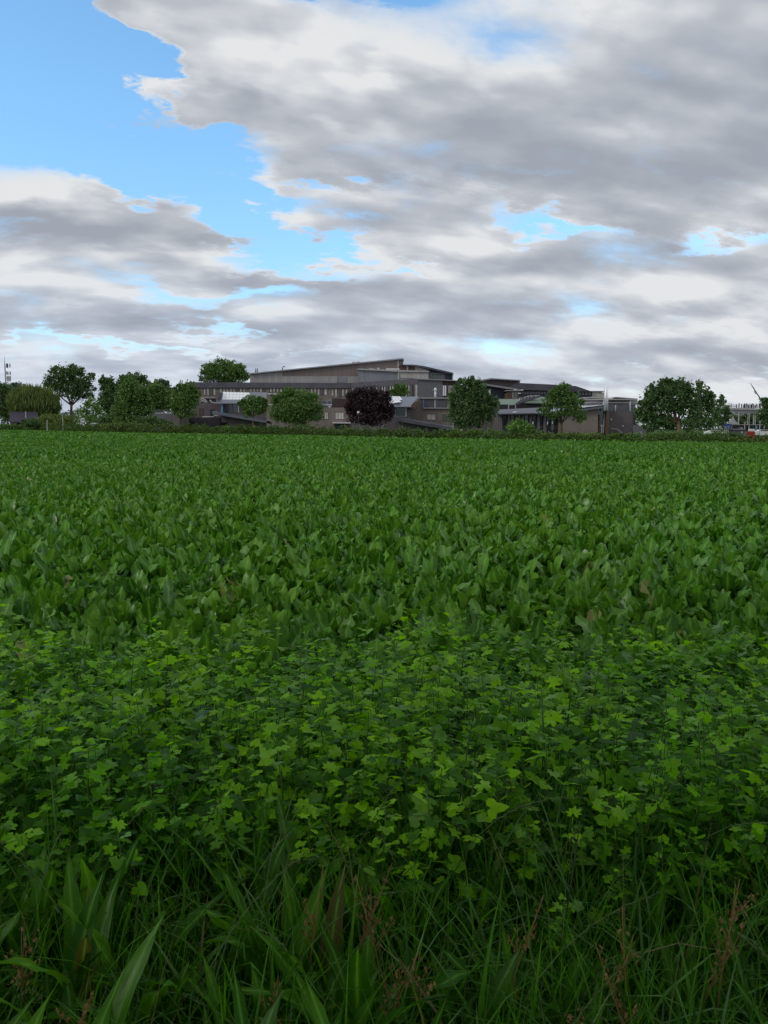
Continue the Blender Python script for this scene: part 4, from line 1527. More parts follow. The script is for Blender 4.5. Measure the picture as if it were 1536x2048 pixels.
# --- C: dark roofed extension right of the hall
Cx = building('dark_roofed_block', 'block with a dark drooping roof and navy wall to the right of the hall', 860, 266)
wall(Cx, [(808, 790), (808, 731), (826, 731.5), (906, 747), (906, 790)], 268, 18, NAVY)
wall(Cx, [(800, 730.5), (800, 729), (826, 729), (846, 731.5), (905, 745), (907, 748.5), (880, 743), (842, 734.5), (822, 731.5)], 266, 22, ROOFD, 'roof')
MB().box(799, 731.5, 813, 740.5, 267.4, 0.5).build('timber_infill', WOOD, Cx)
MB().box(816.5, 732.5, 829, 740.5, 267.4, 0.5).build('timber_infill', WOOD, Cx)
MB().box(813.4, 731.5, 816.2, 740.8, 267.2, 0.6).build('post', OFFW, Cx)
wall(Cx, [(830, 741.5), (830, 733.0), (850, 738.0), (858, 741.5)], 267.6, 0.3, CLAD_BE, 'wall_strip')
for k in range(4):
    x = 859 + k * 8
    window(Cx, x, 748.5 + k * 0.4, x + 5.5, 756.5, 267.9, TEAL, OFFW)
MB().box(857, 746.3, 905, 747.2, 267.2, 0.7).build('ledge', ROOFE, Cx)
MB().prism([(904.4, 760), (904.4, 745.5), (907, 746.3), (905.8, 760)], 266.5, 2).build('end_fin', OFFW, Cx)

# --- D: the long wing with its row of narrow windows
L = building('long_wing', 'long flat roofed brick wing with a row of narrow pale windows under a slate band', 520, 240)
wall(L, [(372, 868), (372, 775), (701, 776), (701, 868)], 240, 14, BRICK)
wall(L, [(371, 775.2), (371, 764.2), (701, 766.0), (701, 776.2)], 239.5, 15, FASCIA, 'parapet', 'dark slate band along the roof')
wins = [(45, 65), (85, 105), (122, 145), (160, 185), (240, 258), (280, 300), (320, 338), (360, 380), (400, 416), (440, 458), (480, 500), (518, 540), (600, 620),
        (640, 658), (680, 697), (718, 740), (758, 780), (840, 860), (877, 902), (920, 940), (960, 982), (1002, 1022), (1060, 1080), (1110, 1130), (1160, 1180),
        (1210, 1230), (1250, 1268), (1330, 1350), (1372, 1394), (1412, 1434), (1452, 1477), (1492, 1520)]
for i, (a, c) in enumerate(wins):
    x0 = 400 + a / 6; x1 = 400 + c / 6
    lo = 792.0 if (i > 29 or i < 4) else (783.5 if i < 26 and i > 3 else 788)
    window(L, x0, 776.8, x1, min(lo, 790), 240, BLIND if i % 7 not in (2,) else GLASS)
for a, c, y1 in ((378, 400, 792), (420, 442, 795), (470, 488, 795), (503, 525, 792), (547, 568, 792)):
    window(L, 600 + a / 6, 777.5, 600 + c / 6, y1, 240, BLIND if a != 470 else GLASS)
window(L, 375, 779, 379, 789, 240, BLIND)
window(L, 384, 779, 388, 789, 240, BLIND)
window(L, 391, 779, 395, 789, 240, BLIND)
for k in range(7):
    p = at(407 + k * 4.6, 764, 245)
    MB().tube([p, p + Vector((0, 0, 0.75))], 0.04, 4).build('railing_post', STEEL, L)
p, q = at(405, 759.6, 245), at(437, 759.9, 245)
MB().tube([p, q], 0.04, 4).build('rail', STEEL, L)

# --- E: angled wing and corner block
E = building('angled_wing', 'slate grey wing running forward at an angle, with close set tall window slots', 770, 228)
A1, A2 = at(701, 766, 240), at(836, 757.2, 216)


def on_line(x, y):
    """point on the angled wall plane seen at pixel (x, y)"""
    d = ray(x, y)
    # plane through A1, A2, vertical
    nx2, ny2 = (A2.y - A1.y), -(A2.x - A1.x)
    t = (A1.x * nx2 + A1.y * ny2) / (d.x * nx2 + d.y * ny2)
    return Vector((d.x * t, d.y * t, EYE + d.z * t))


nrm = Vector((A2.y - A1.y, -(A2.x - A1.x), 0)).normalized()
if nrm.y > 0:
    nrm = -nrm


def slab(b, pts, mat, name, out=0.0, thick=0.3, label=None):
    fr = [on_line(x, y) + nrm * out for x, y in pts]
    return MB().solid(fr, [p_ - nrm * thick for p_ in fr]).build(name, mat, b, label=label)


slab(E, [(701, 868), (701, 766.0), (836, 757.2), (836, 868)], BRICK_G, 'wall', 0, 10)
slab(E, [(701, 776), (701, 765.8), (836, 757.0), (836, 769)], FASCIA, 'parapet', 0.15, 0.147, 'slate band under the roof line')
for k in range(24):
    x = 705 + k * 5.35 + (0.5 if k % 3 else 0)
    if x > 829:
        break
    yt = 776.6 - (x - 701) * 0.052
    slab(E, [(x, 795), (x, yt), (x + 1.9, yt - 0.1), (x + 1.9, 795)], BLIND if k % 3 != 1 else WOOD, 'window_slot', 0.06, 0.055)
    slab(E, [(x + 1.9, 795), (x + 1.9, yt), (x + 3.0, yt - 0.05), (x + 3.0, 795)], DARKW, 'window_frame', 0.10, 0.095)
slab(E, [(827.3, 795), (827.3, 769.5), (829.6, 769.4), (829.6, 795)], DARKW, 'door', 0.1, 0.09)
slab(E, [(831, 795), (831, 769.3), (834.8, 769.2), (834.8, 795)], OFFW, 'pilaster', 0.1, 0.09)

K = building('corner_block', 'plain slate grey corner block with red brown timber slats at its right end', 862, 214)
wall(K, [(836, 868), (836, 757.2), (885, 759), (885, 868)], 216, 12, BRICK_G)
wall(K, [(885, 868), (885, 762), (917, 763), (917, 868)], 216.4, 11, WOOD, 'slatted_wall', 'timber slatted wall')
wall(K, [(835, 758.6), (835, 757), (885.3, 758.8), (905, 760), (921, 761.5), (921, 762.6), (885, 760.6)], 215.4, 13, ROOFE, 'roof')
for k in range(11):
    x = 886 + k * 2.9
    MB().box(x, 762.5, x + 0.8, 795, 216.1, 0.28).build('slat', WOOD if k % 2 else DARKW, K)
for x0, x1 in ((885.6, 888.2), (889.2, 892.4), (897, 899), (900.5, 903), (905, 906.5), (909, 911)):
    MB().box(x0, 771, x1, 791.5 if x0 < 896 else 786, 216.0, 0.08).build('window', WHITE if x0 < 896 else BLIND, K)

# --- F: solar roofed wing on the left
S = building('solar_roof_wing', 'low glazed wing on the left with bright solar panels on a sloping roof', 470, 205)
wall(S, [(443, 845), (443, 806), (533, 807), (533, 845)], 206, 12, BRICK_D)


def slope(b, pts, D0, D1, mat, name, thick=0.25, label=None):
    """sloping sheet: pts = front edge left, front edge right, back edge right, back edge left (pixels); front at D0, back at D1"""
    (a, b_, c, d) = pts
    fr = [at(*a, D0), at(*b_, D0), at(*c, D1), at(*d, D1)]
    return MB().solid(fr, [p_ - Vector((0, 0, thick)) for p_ in fr]).build(name, mat, b, label=label)


slope(S, [(432, 805), (535, 805), (535, 785), (436, 783)], 205, 213, ROOFB, 'roof')


def panels(b, pts, D0, D1, nx, ny, mat=None, skip=None):
    (a, b_, c, d) = pts
    q = [at(*a, D0), at(*b_, D0), at(*c, D1), at(*d, D1)]
    nrm_ = (q[1] - q[0]).cross(q[3] - q[0]).normalized()
    if nrm_.z < 0:
        nrm_ = -nrm_
    for i in range(nx):
        for j in range(ny):
            if skip and skip(i, j):
                continue
            def P2(u, v_):
                return q[0].lerp(q[1], u).lerp(q[3].lerp(q[2], u), v_)
            e = 0.035
            fr = [P2((i + e) / nx, (j + e) / ny), P2((i + 1 - e) / nx, (j + e) / ny), P2((i + 1 - e) / nx, (j + 1 - e) / ny), P2((i + e) / nx, (j + 1 - e) / ny)]
            fr = [p_ + nrm_ * 0.12 for p_ in fr]
            MB().solid(fr, [p_ - nrm_ * 0.04 for p_ in fr]).build('solar_panel', mat or PANEL, b)


panels(S, [(444.5, 800), (499, 800), (501, 786), (446, 784.5)], 207.2, 212.6, 8, 3, skip=lambda i, j: (j == 0 and i > 5) or (j == 1 and i > 6))
MB().box(431, 804.8, 536, 807.2, 204.6, 1.0).build('eaves_board', ROOFE, S)
for x0, x1 in ((446.5, 455), (456, 465), (466, 475.5)):
    window(S, x0, 808.5, x1, 824.5, 206, GLASS, DARKW)
MB().box(442, 807, 446, 833.5, 205.2, 0.3).build('blue_post', BLUEP, S)
MB().box(476, 807.3, 478, 825, 205.4, 0.3).build('post', OFFW, S)
slope(S, [(424, 823.5), (543, 843.5), (543, 841.5), (430, 822)], 200, 205.3, ROOFB, 'canopy_roof', 0.55, 'long low roof sloping down to the right')
wall(S, [(458, 868), (458, 832), (536, 844), (536, 868)], 203, 2.5, BRICK_D, 'low_wall')
wall(S, [(432, 800), (434, 783.5), (437, 783.3), (435.5, 806)], 206.5, 6, BRICK_D, 'gable')

# --- G: left end low rooms with ducts
G_ = building('duct_annex', 'low brick annex with curved silver ducts on its roof, left of the solar roofs', 415, 210)
wall(G_, [(345, 868), (345, 820), (392, 820), (392, 806.5), (443, 806.5), (443, 868)], 210, 14, BRICK_D)
window(G_, 399.5, 817.5, 406.5, 830, 210, WOOD)
window(G_, 421, 819, 429, 832, 210, GLASS)
MB().box(386, 794.8, 431, 796.3, 213, 1).build('roof_edge', OFFW, G_)
wall(G_, [(400, 806.5), (400, 796), (431, 796), (431, 806.5)], 214, 3, BRICK_D, 'upper_wall')
for pts_ in ([(401, 799), (406, 797.8), (412, 801), (415, 806)], [(420, 800), (424, 805.2), (432, 806), (443, 805.5)], [(401, 803), (406, 801.5), (411, 804), (412.5, 808)],
             [(405, 834), (425, 834), (430, 831), (435, 831), (440, 834)]):
    MB().tube([at(x, y, 207) for x, y in pts_], 0.17, 8).build('duct', OFFW, G_, True)
wall(G_, [(378, 868), (378, 835), (441, 835), (441, 868)], 206.6, 3, DARKW, 'plinth_wall')

R_ = building('railing_annex', 'flat roofed annex with a roof railing, right of the light green tree', 322, 195)
wall(R_, [(296, 868), (296, 827), (345, 827.5), (345, 868)], 195, 12, BRICK_G)
wall(R_, [(345, 868), (345, 824), (358, 824), (358, 868)], 194.5, 10, BRICK_D, 'side_wall')
for y in (819.8, 823.5):
    MB().box(297, y, 343, y + 0.8, 196, 0.08).build('rail', STEEL, R_)
for k in range(7):
    MB().box(297 + k * 7.5, 820.6, 297.7 + k * 7.5, 827.2, 196.1, 0.08).build('railing_post', STEEL, R_)
MB().box(310, 825.3, 343, 827.4, 197, 1).build('roof_duct', OFFW, R_)
MB().box(296, 825.6, 303, 827.6, 195.2, 1).build('roof_duct', WHITE, R_)

# --- H: middle rooms
M_ = building('middle_block', 'middle brick block with paired windows and a white awning beside the copper beech', 640, 200)
wall(M_, [(533, 868), (533, 788), (638, 791), (638, 815), (700, 815), (700, 868)], 200, 14, BRICK)
MB().box(536, 787, 563, 789, 199.3, 2).build('roof_edge', WHITE, M_)
MB().box(563, 787.6, 638, 789.6, 199.3, 2).build('roof_edge', OFFW, M_)
window(M_, 543.5, 791.5, 547.5, 806, 200, BLUEP)
window(M_, 549, 791.5, 565, 806, 200, TEAL, bars=1)
MB().box(533, 808.3, 550, 810.3, 199.5, 0.9).build('ledge', WHITE, M_)
wall(M_, [(637, 815), (637, 798.5), (664, 798.5), (664, 815)], 203, 9, STEEL, 'upper_wall')
for x0, x1 in ((638.5, 641), (645.5, 653), (655.5, 662.5)):
    window(M_, x0, 802.5, x1, 807.5, 203, GLASS, OFFW)
MB().box(637, 808.5, 664, 811, 202.4, 0.9).build('ledge', WHITE, M_)
wall(M_, [(664, 815), (664, 797), (700, 797.3), (700, 815)], 202.5, 10, DARKB, 'timber_box')
window(M_, 649, 824.5, 656, 838, 200, BLIND, bars=1)
window(M_, 671, 825, 687.5, 838, 200, BLIND, bars=2)
MB().box(665, 844.8, 701, 846.6, 196.8, 3.2).build('awning', WHITE, M_)
MB().box(668, 847, 692, 862, 199.9, 0.09).build('door', GLASS, M_)
MB().box(657, 812.2, 661, 814.4, 200.6, 1).build('roof_vent', WHITE, M_)

# --- I: second solar roof and right middle wing
T = building('second_solar_wing', 'wing right of the copper beech with solar panels whitened for reflected sky and teal glazing', 805, 190)
wall(T, [(770, 868), (770, 812), (822, 812), (822, 868)], 192, 12, BRICK_D)
slope(T, [(768, 812), (821, 812), (838, 793.3), (756, 792.3)], 190, 199, ROOFB, 'roof')
panels(T, [(782, 808), (808, 804), (800, 793.5), (763, 793)], 191.5, 198.6, 5, 3, skip=lambda i, j: (j == 0 and i > 3))
MB().box(770, 812, 823, 814, 189.6, 1.0).build('eaves_board', ROOFE, T)
wall(T, [(822, 818), (822, 812.5), (832.5, 801), (832.5, 818)], 191, 6, WOOD, 'timber_gable')
window(T, 791.5, 816, 811, 832.5, 192, TEAL, OFFW)
MB().box(811.5, 815, 813, 833, 191.7, 0.25).build('post', WHITE, T)
slope(T, [(786, 834.5), (906, 855), (906, 852.5), (790, 832.5)], 186, 191, ROOFD, 'canopy_roof', 0.75, 'long dark roof sloping down to the right')
wall(T, [(797, 868), (797, 838.5), (903, 856), (903, 868)], 188.5, 3, BRICK_G, 'low_wall')
MB().box(804.8, 840, 806, 856, 188.1, 0.3).build('downpipe', OFFW, T)

U = building('ribbon_window_block', 'brick block with a blue edged ribbon of dark windows above two square windows', 860, 200)
wall(U, [(820, 868), (822, 817), (838, 797), (905, 797), (905, 868)], 200, 14, BRICK)
MB().box(839, 794.8, 906, 797.4, 199.2, 15).build('roof_edge', ROOFE, U)
wall(U, [(905, 868), (905, 832), (998, 832), (998, 868)], 201, 8, BRICK_D, 'rear_wall')
window(U, 850, 801, 867, 814, 200, GLASS, DARKW, bars=2)
window(U, 872, 801, 892, 814, 200, GLASS, DARKW, bars=2)
MB().box(868.5, 799, 871.5, 815, 199.6, 0.3).build('post', OFFW, U)
MB().box(845.5, 799, 848.5, 814, 199.5, 0.3).build('blue_post', BLUEP, U)
MB().box(846, 815, 905, 817.2, 199.3, 0.7).build('ledge', ROOFE, U)
window(U, 854, 829, 871, 839.5, 200, BLIND, WOOD, bars=1)
window(U, 885.5, 829, 901, 842, 200, GLASS, WOOD, bars=1)
p = at(870.5, 794.5, 203)
vp = MB(); vp.tube([p, p + Vector((0, 0, 1.6))], 0.27, 10); vp.build('vent_pipe', WHITE, U, True)
vp = MB(); vp.tube([p + Vector((0, 0, 1.62)), p + Vector((0, 0, 2.1)), p + Vector((0, 0, 2.45))], [0.42, 0.40, 0.18], 10); vp.build('vent_cap', WHITE, U, True)

# --- J: far right hall with navy walls
V2 = building('navy_hall', 'wide far hall with navy walls under a grey violet roof, right of the centre', 1080, 268)
wall(V2, [(958, 868), (958, 766), (1015, 776), (1185, 783), (1185, 868)], 268, 24, NAVY)
wall(V2, [(962, 768.5), (966, 762), (985, 758), (1040, 762), (1040, 769), (1015, 776)], 269.5, 10, CLAD_B, 'upper_wall')
wall(V2, [(952, 761), (982, 756), (1041, 759.8), (1041, 761.6), (985, 758.3), (955, 763)], 265.5, 15, ROOFE, 'upper_roof')
wall(V2, [(953, 764.5), (975, 768), (1014, 774), (1046, 779.5), (1046, 781), (1010, 777), (972, 771), (953, 767)], 264.5, 3, STEEL, 'eaves', 'pale curved eaves')
wall(V2, [(1014, 775.5), (1030, 768), (1041, 766), (1105, 769), (1152, 772), (1184, 783), (1142, 783), (1046, 779.6)], 266, 26, ROOFD, 'roof')
for k in range(9):
    x = 1043 + k * 5.6
    window(V2, x, 783.5, x + 4, 788.5, 268, GLASS)
for k in range(4):
    window(V2, 1158 + k * 6.3, 784.8, 1162.6 + k * 6.3, 790, 268, GLASS)
wall(V2, [(1184.2, 830), (1184.2, 783.2), (1209, 785), (1209, 830)], 267.4, 16, CLAD_BE, 'end_wall')
MB().box(1183, 781.6, 1210, 783.2, 266.8, 18).build('end_roof', ROOFE, V2)
MB().box(978.2, 778, 981, 793, 264, 0.6).build('white_flue', WHITE, V2)
wall(V2, [(1012, 800), (1012, 788), (1020, 781.5), (1038, 781.5), (1038, 800)], 262, 5, WOOD, 'dormer', 'red brown timber dormer')
window(V2, 1024, 784.5, 1028, 797, 262, STEEL)
window(V2, 1030.5, 785, 1033, 797, 262, GLASS, OFFW)
MB().box(1013, 780.4, 1041, 781.8, 261.5, 6).build('dormer_roof', OFFW, V2)
for x, y in ((1031, 779), (1044, 780), (1039, 786.5)):
    p = at(x, y, 259)
    MB().wbox(p.x - 0.45, p.x + 0.45, 259, 259.6, p.z - 0.15, p.z + 0.15).build('roof_lamp', WHITE, V2)

W2 = building('green_roof_block', 'low block with two pale green sloping roofs behind the dark entrance roof', 1050, 225)
slope(W2, [(999, 808), (1034, 808), (1041, 798), (995, 798)], 222, 234, GREENR, 'green_roof')
slope(W2, [(1048, 805.5), (1092, 806), (1092, 794), (1082, 793.5)], 221, 232, GREENR, 'green_roof')
wall(W2, [(999, 830), (999, 808), (1030, 810), (1036, 804.5), (1092, 806), (1092, 830)], 222.2, 8, DARKW, 'wall')
MB().prism([(1030, 808), (1042, 799), (1082, 790.5), (1083, 792), (1045, 805), (1036, 809)], 219, 1.5).build('raised_roof_edge', FASCIA, W2)
wall(W2, [(1041, 800.5), (1042, 795), (1060, 790.8), (1080, 790.4), (1080, 791.4), (1062, 796)], 224, 3, OFFW, 'skylight')
for x0 in (1044, 1051, 1058, 1065):
    MB().box(x0, 794.2 - (x0 - 1044) * 0.12, x0 + 4, 796.5 - (x0 - 1044) * 0.12, 223.8, 0.15).build('skylight_pane', GLASS, W2)
MB().box(1040.8, 793, 1042.4, 804, 220.5, 0.4).build('post', FASCIA, W2)
for q in ((1016.5, 809, 1032, 810.2), (1016.5, 810.2, 1018, 820), (1030.5, 810.2, 1032, 818)):
    MB().box(*q, 205, 0.3).build('railing', OFFW, W2)

X2_ = building('entrance_wing', 'low wing with dark curved roof, brick piers and dark windows behind the layered tree', 1100, 190)
wall(X2_, [(997, 870), (997, 828), (1120, 826), (1120, 870)], 192, 12, BRICK_D)
wall(X2_, [(1120, 870), (1120, 823), (1196, 814.5), (1196, 870)], 189, 14, BRICK, 'gable_wall', 'plain grey brown brick wall')
slope(X2_, [(992, 827.5), (1072, 826), (1100, 814), (997, 819)], 189, 204, ROOFD, 'roof')
slope(X2_, [(1071, 826), (1120, 824), (1130, 812), (1098, 814)], 188.8, 203, ROOFB, 'roof')
slope(X2_, [(1119, 824.2), (1215, 811), (1215, 808.5), (1125, 812)], 188, 203, ROOFB, 'roof', 0.5)
slope(X2_, [(1078, 823), (1108, 821), (1122, 815), (1098, 815.5)], 192.5, 202, WHITE, 'roof_highlight', 0.05, 'white sheet standing in for a highlight on the roof')  # white sheets put in for highlights on the roof
slope(X2_, [(1132, 819), (1206, 809.8), (1208, 808.6), (1140, 811.8)], 189.5, 200.5, WHITE, 'roof_highlight', 0.05)
slope(X2_, [(1024, 824.5), (1032, 824.2), (1034, 823.0), (1028, 823.2)], 191.5, 193, WHITE, 'roof_glint', 0.05)  # small white sheet put in for a glint on the roof
for k in range(8):
    x = 1000 + k * 14.6 + (k % 3)
    MB().prism([(x - 1, 870), (x, 829), (x + 4.2, 829), (x + 5.2, 870)], 190.8, 1.1).build('pier', BRICK_G, X2_)
for k in range(8):
    x = 1006.5 + k * 14.6 + (k % 3)
    if x > 1112:
        break
    window(X2_, x, 830.5, x + 6.2, 849, 192, GLASS, DARKW, bars=1)
for x0, y0 in ((1065, 843), (1094, 843.5), (1104, 842.5)):
    MB().box(x0, y0, x0 + 1.8, y0 + 5.5, 190.3, 0.1).build('bright_blind', WHITE, X2_)
for x0 in (1076, 1096, 1106):
    MB().box(x0, 859, x0 + 7, 863.5, 190.6, 0.15).build('cellar_window', BLACKP, X2_)
wall(X2_, [(1196, 870), (1196, 816), (1212, 813), (1212, 870)], 190, 10, TEAL, 'glazed_strip')
MB().box(1197, 829, 1199.5, 870, 189.6, 0.3).build('mullion', WOOD, X2_)
MB().box(1207.3, 828, 1208.6, 866, 189.6, 0.3).build('mullion', OFFW, X2_)
MB().box(1212.5, 822, 1218, 870, 188.4, 0.8).build('timber_column', WOOD, X2_)

Y2_ = building('dark_brick_block', 'plain dark brick block with a glazed gap under two long pale beams at the right', 1245, 192)
wall(Y2_, [(1218, 870), (1218, 822.5), (1270, 823), (1270, 870)], 193, 14, BRICK_D)
wall(Y2_, [(1214, 822.3), (1214, 809), (1271, 809.5), (1271, 822.8)], 196, 9, GLASS, 'glazing')
for x in (1230, 1259.5):
    MB().box(x, 810, x + 2, 822.6, 195.6, 0.3).build('post', WHITE, Y2_)
wall(Y2_, [(1268.5, 870), (1268.5, 822), (1271.5, 822), (1271.5, 870)], 192.4, 0.5, DARKW, 'corner_post')
MB().box(1160, 797.5, 1275, 799.6, 191.5, 1.2).build('beam', OFFW, Y2_)
MB().box(1162, 804.3, 1275, 806.0, 193.5, 1.0).build('beam', OFFW, Y2_)
wall(Y2_, [(1162, 809.5), (1162, 799.5), (1275, 800), (1275, 809.5)], 200, 3, STEEL, 'back_wall')
wall(Y2_, [(1165, 797), (1166, 794.8), (1185, 793.4), (1211, 795.6), (1211, 797.2), (1186, 795.2)], 198, 5, OFFW, 'curved_roof')
wall(Y2_, [(1216, 796.6), (1232, 793.8), (1255, 795.4), (1276, 797.2), (1276, 798.6), (1250, 797.2), (1234, 795.4)], 195, 5, STEEL, 'curved_roof')
for x in (1259.5, 1206.5):
    MB().box(x, 799.7, x + 2, 809.5, 191.8, 0.3).build('post', WHITE, Y2_)
MB().tube([at(1222, 857.5, 192), at(1235, 858.5, 192), at(1244, 866, 192)], 0.1, 6).build('handrail', OFFW, Y2_)
for x0, y0 in ((1221.5, 837), (1245, 850.5)):
    MB().box(x0, y0, x0 + 2, y0 + 3.2, 192.8, 0.18).build('wall_lamp', WHITE, Y2_)
wall(Y2_, [(1271.5, 870), (1271.5, 850), (1302, 855), (1302, 870)], 180, 2, BRICK_G, 'low_wall')
MB().box(1277.8, 844, 1281, 850.5, 179.2, 0.2).build('white_notice', WHITE, Y2_)

for i, (x, y0, r_) in enumerate(((1208.7, 774.5, 0.05), (1215.6, 773.5, 0.05))):
    a, b_ = at(x, 821, 187), at(x, y0, 187)
    o = empty('roof_pole', Vector((a.x, 187, a.z)), ('left' if i == 0 else 'right') + ' thin pole beside the tapering white mast above the entrance', 'pole')
    MB().tube([a, b_], [0.13, 0.05], 6).build('shaft', WHITE, o, True)
a, b_ = at(1212, 821, 187.5), at(1213.2, 777, 187.5)
o = empty('entrance_mast', a, 'tapering pointed white mast above the entrance between two thin poles', 'mast')
MB().tube([a, a.lerp(b_, 0.5), b_], [0.22, 0.26, 0.03], 8).build('shaft', WHITE, o, True)

# --- shed far left
Sh = building('farm_shed', 'low shed with a dark purple roof under the weeping willow', 48, 205)
wall(Sh, [(20, 858), (20, 842.5), (76, 843), (76, 858)], 206, 10, BRICK_D)
slope(Sh, [(19, 843), (77, 843.5), (75, 824), (21, 823.5)], 204.6, 211, solid_mat('purple_tiles', (0.045, 0.036, 0.060), 0.7, 0.15, 0.8), 'roof')
MB().box(50.2, 823, 51.8, 836, 205, 0.3).build('downpipe', OFFW, Sh)


# ================================================================== masts, lamps, signs, cars
o = empty('radio_mast', Vector((at(16, 860, 420).x, 420, 0)), 'tall thin telecom mast with panel antennas on the left skyline', 'mast')
z_top = at(16, 712, 420).z; z_mid = at(16, 727, 420).z
bx = at(16, 860, 420).x
MB().tube([Vector((bx, 420, 0)), Vector((bx, 420, z_mid))], [0.55, 0.28], 8).build('shaft', STEEL, o, True)
MB().tube([Vector((bx, 420, z_mid)), Vector((bx, 420, z_top))], [0.12, 0.06], 6).build('whip_antenna', STEEL, o, True)
for x0, y0, x1, y1, mt in ((12.2, 727, 15.4, 735.5, BLACKP), (18.8, 727, 20.0, 735, STEEL), (12.2, 742.5, 13.4, 749, STEEL), (14.6, 742.8, 16.0, 750, OFFW), (19.2, 742.8, 20.8, 750, STEEL),
                           (13.2, 752, 14.6, 762, STEEL), (15.8, 752, 18.2, 763, OFFW), (19.4, 752, 21.0, 762, STEEL)):
    MB().box(x0, y0, x1, y1, 419.2, 0.5).build('panel_antenna', mt, o)
for y in (731, 746, 757):
    MB().box(12.5, y, 20.8, y + 0.6, 419.8, 0.3).build('bracket', STEEL, o)


def lamp(px, ytop, D, label, head='disc', r_=0.07, mat=None):
    top = at(px, ytop, D)
    o = empty('street_lamp', Vector((top.x, D, 0)), label, 'street lamp', 'street lamps behind the hedge')
    m_ = mat or OFFW
    MB().tube([Vector((top.x, D, 0)), Vector((top.x, D, top.z - 0.35))], [r_ * 1.15, r_ * 0.8], 8).build('pole', m_, o, True)
    if head == 'disc':
        t = top.z
        MB().tube([Vector((top.x, D, t - 0.35)), Vector((top.x, D, t - 0.05))], [0.14, 0.2], 10).build('lamp_glass', WHITE, o, True)
        MB().tube([Vector((top.x, D, t - 0.05)), Vector((top.x, D, t - 0.0)), Vector((top.x, D, t + 0.08))], [0.42, 0.42, 0.08], 12).build('lamp_shade', STEEL, o, True)
    else:
        MB().tube([Vector((top.x, D, top.z - 0.35)), Vector((top.x, D, top.z - 0.1)), Vector((top.x, D, top.z))], [0.16, 0.2, 0.1], 8).build('lamp_head', WHITE, o, True)


lamp(125, 828.5, 163, 'slim lamp post with a flat shade, left of the white signboard')
lamp(160.5, 831.5, 178, 'short lamp post touching the left side of the white signboard', 'ball')
lamp(716.5, 822.5, 119, 'dark lamp post with a small white head in front of the copper beech', 'ball', 0.05, DARKW)
lamp(906.5, 845, 150, 'pale shaded lamp post under the left side of the tall dark tree')
lamp(1204.2, 850.5, 150, 'pale shaded lamp post before the glazed entrance strip')
lamp(1445, 829.5, 128, 'tall lamp post with a dark pole left of the steel deck', 'ball', 0.06, DARKW)
lamp(1490, 844.5, 165, 'shaded lamp post in front of the tent columns under the steel deck')
lamp(1520.3, 842.5, 160, 'shaded lamp post above the pale car at the right edge')

o = empty('marker_post', at(94, 860, 175) * 1.0, 'short pale post standing in the hedge between shed and lamp', 'post')
o.location.z = 0
MB().prism([(93, 872), (93.4, 840), (94.4, 839), (95.2, 872)], 175, 0.15).build('shaft', OFFW, o)
o = empty('signboard', at(165, 860, 170), 'small white signboard with dark print right of the young lamp post', 'sign')
o.location.z = 0
MB().box(162.4, 836, 168.6, 845, 170, 0.12).build('board', WHITE, o)
MB().box(163.8, 837.5, 167, 841.5, 169.96, 0.03).build('print', STEEL, o)
MB().box(165, 845, 165.8, 876, 170.02, 0.1).build('post', STEEL, o)
o = empty('lidded_box', at(187, 860, 165), 'low grey box with a bright white lid beside the signboard', 'box')
o.location.z = 0  # plain grey box with a white top
MB().box(181, 845.8, 192.5, 847.6, 165, 1.2).build('lid', WHITE, o)
MB().box(182, 847.6, 191.5, 872, 165.1, 1.0).build('body', STEEL, o)


def person(px, D, label, top=846):
    p = at(px, 860, D)
    o = empty('person', Vector((p.x, D, 0)), label, 'person')
    h = at(px, top, D).z
    return o


# orange glow spots left, put in as an orange painted board by the bushes
o = empty('orange_board', at(232, 860, 168), 'small orange board glimpsed low between the dark bushes on the left', 'sign')
o.location.z = 0
MB().box(229.5, 838.5, 234, 842, 168, 0.1).build('board', solid_mat('orange_paint', (0.6, 0.22, 0.06), 0.5), o)
MB().box(231.4, 842, 232, 874, 168.02, 0.08).build('post', STEEL, o)

# steel deck on columns, right
Dk = empty('steel_deck', Vector((at(1490, 860, 235).x, 235, 0)), 'raised grey steel deck on pale columns carrying a row of upright posts, far right', 'deck')
MB().prism([(1464, 819), (1464, 815), (1500, 816.5), (1545, 818), (1545, 821)], 235, 14).build('deck_edge', OFFW, Dk)
MB().prism([(1464, 825), (1464, 819), (1512, 820.5), (1545, 821.2), (1545, 824), (1510, 827), (1485, 827.5)], 235.4, 12).build('underside', STEEL, Dk)
for k, x in enumerate((1457.5, 1462, 1473, 1477.5, 1483, 1486.5, 1488.2, 1490, 1492.5, 1495, 1497, 1499.5, 1502, 1504.5, 1507, 1509.5, 1512.5, 1515.5, 1518.5, 1521.5, 1525)):
    hgt = (6.5, 9.5, 8, 10, 9)[k % 5]
    MB().box(x, 816.5 - hgt, x + (1.2 if k % 3 else 1.9), 816.5, 237, 0.3).build('upright_post', STEEL if k % 2 else DARKW, Dk)
MB().box(1455, 809.5, 1473, 810.6, 237.4, 0.2).build('rail', OFFW, Dk)
MB().box(1455, 812, 1472, 813.4, 237.6, 0.6).build('rail', OFFW, Dk)
for x, y0, y1, w_ in ((1476.3, 824, 858, 1.7), (1506.5, 825, 858, 1.6), (1509.8, 825, 858, 1.3), (1495.5, 826, 848, 0.9), (1498, 826, 862, 0.8)):
    MB().box(x, y0, x + w_, y1 + 12, 234, 0.3).build('column', OFFW, Dk)
MB().prism([(1464, 826), (1476, 831), (1477, 829), (1466, 824.5)], 234.2, 0.3).build('brace', OFFW, Dk)
MB().prism([(1484, 827), (1489, 828), (1480, 832), (1478, 831)], 234.2, 0.3).build('brace', STEEL, Dk)

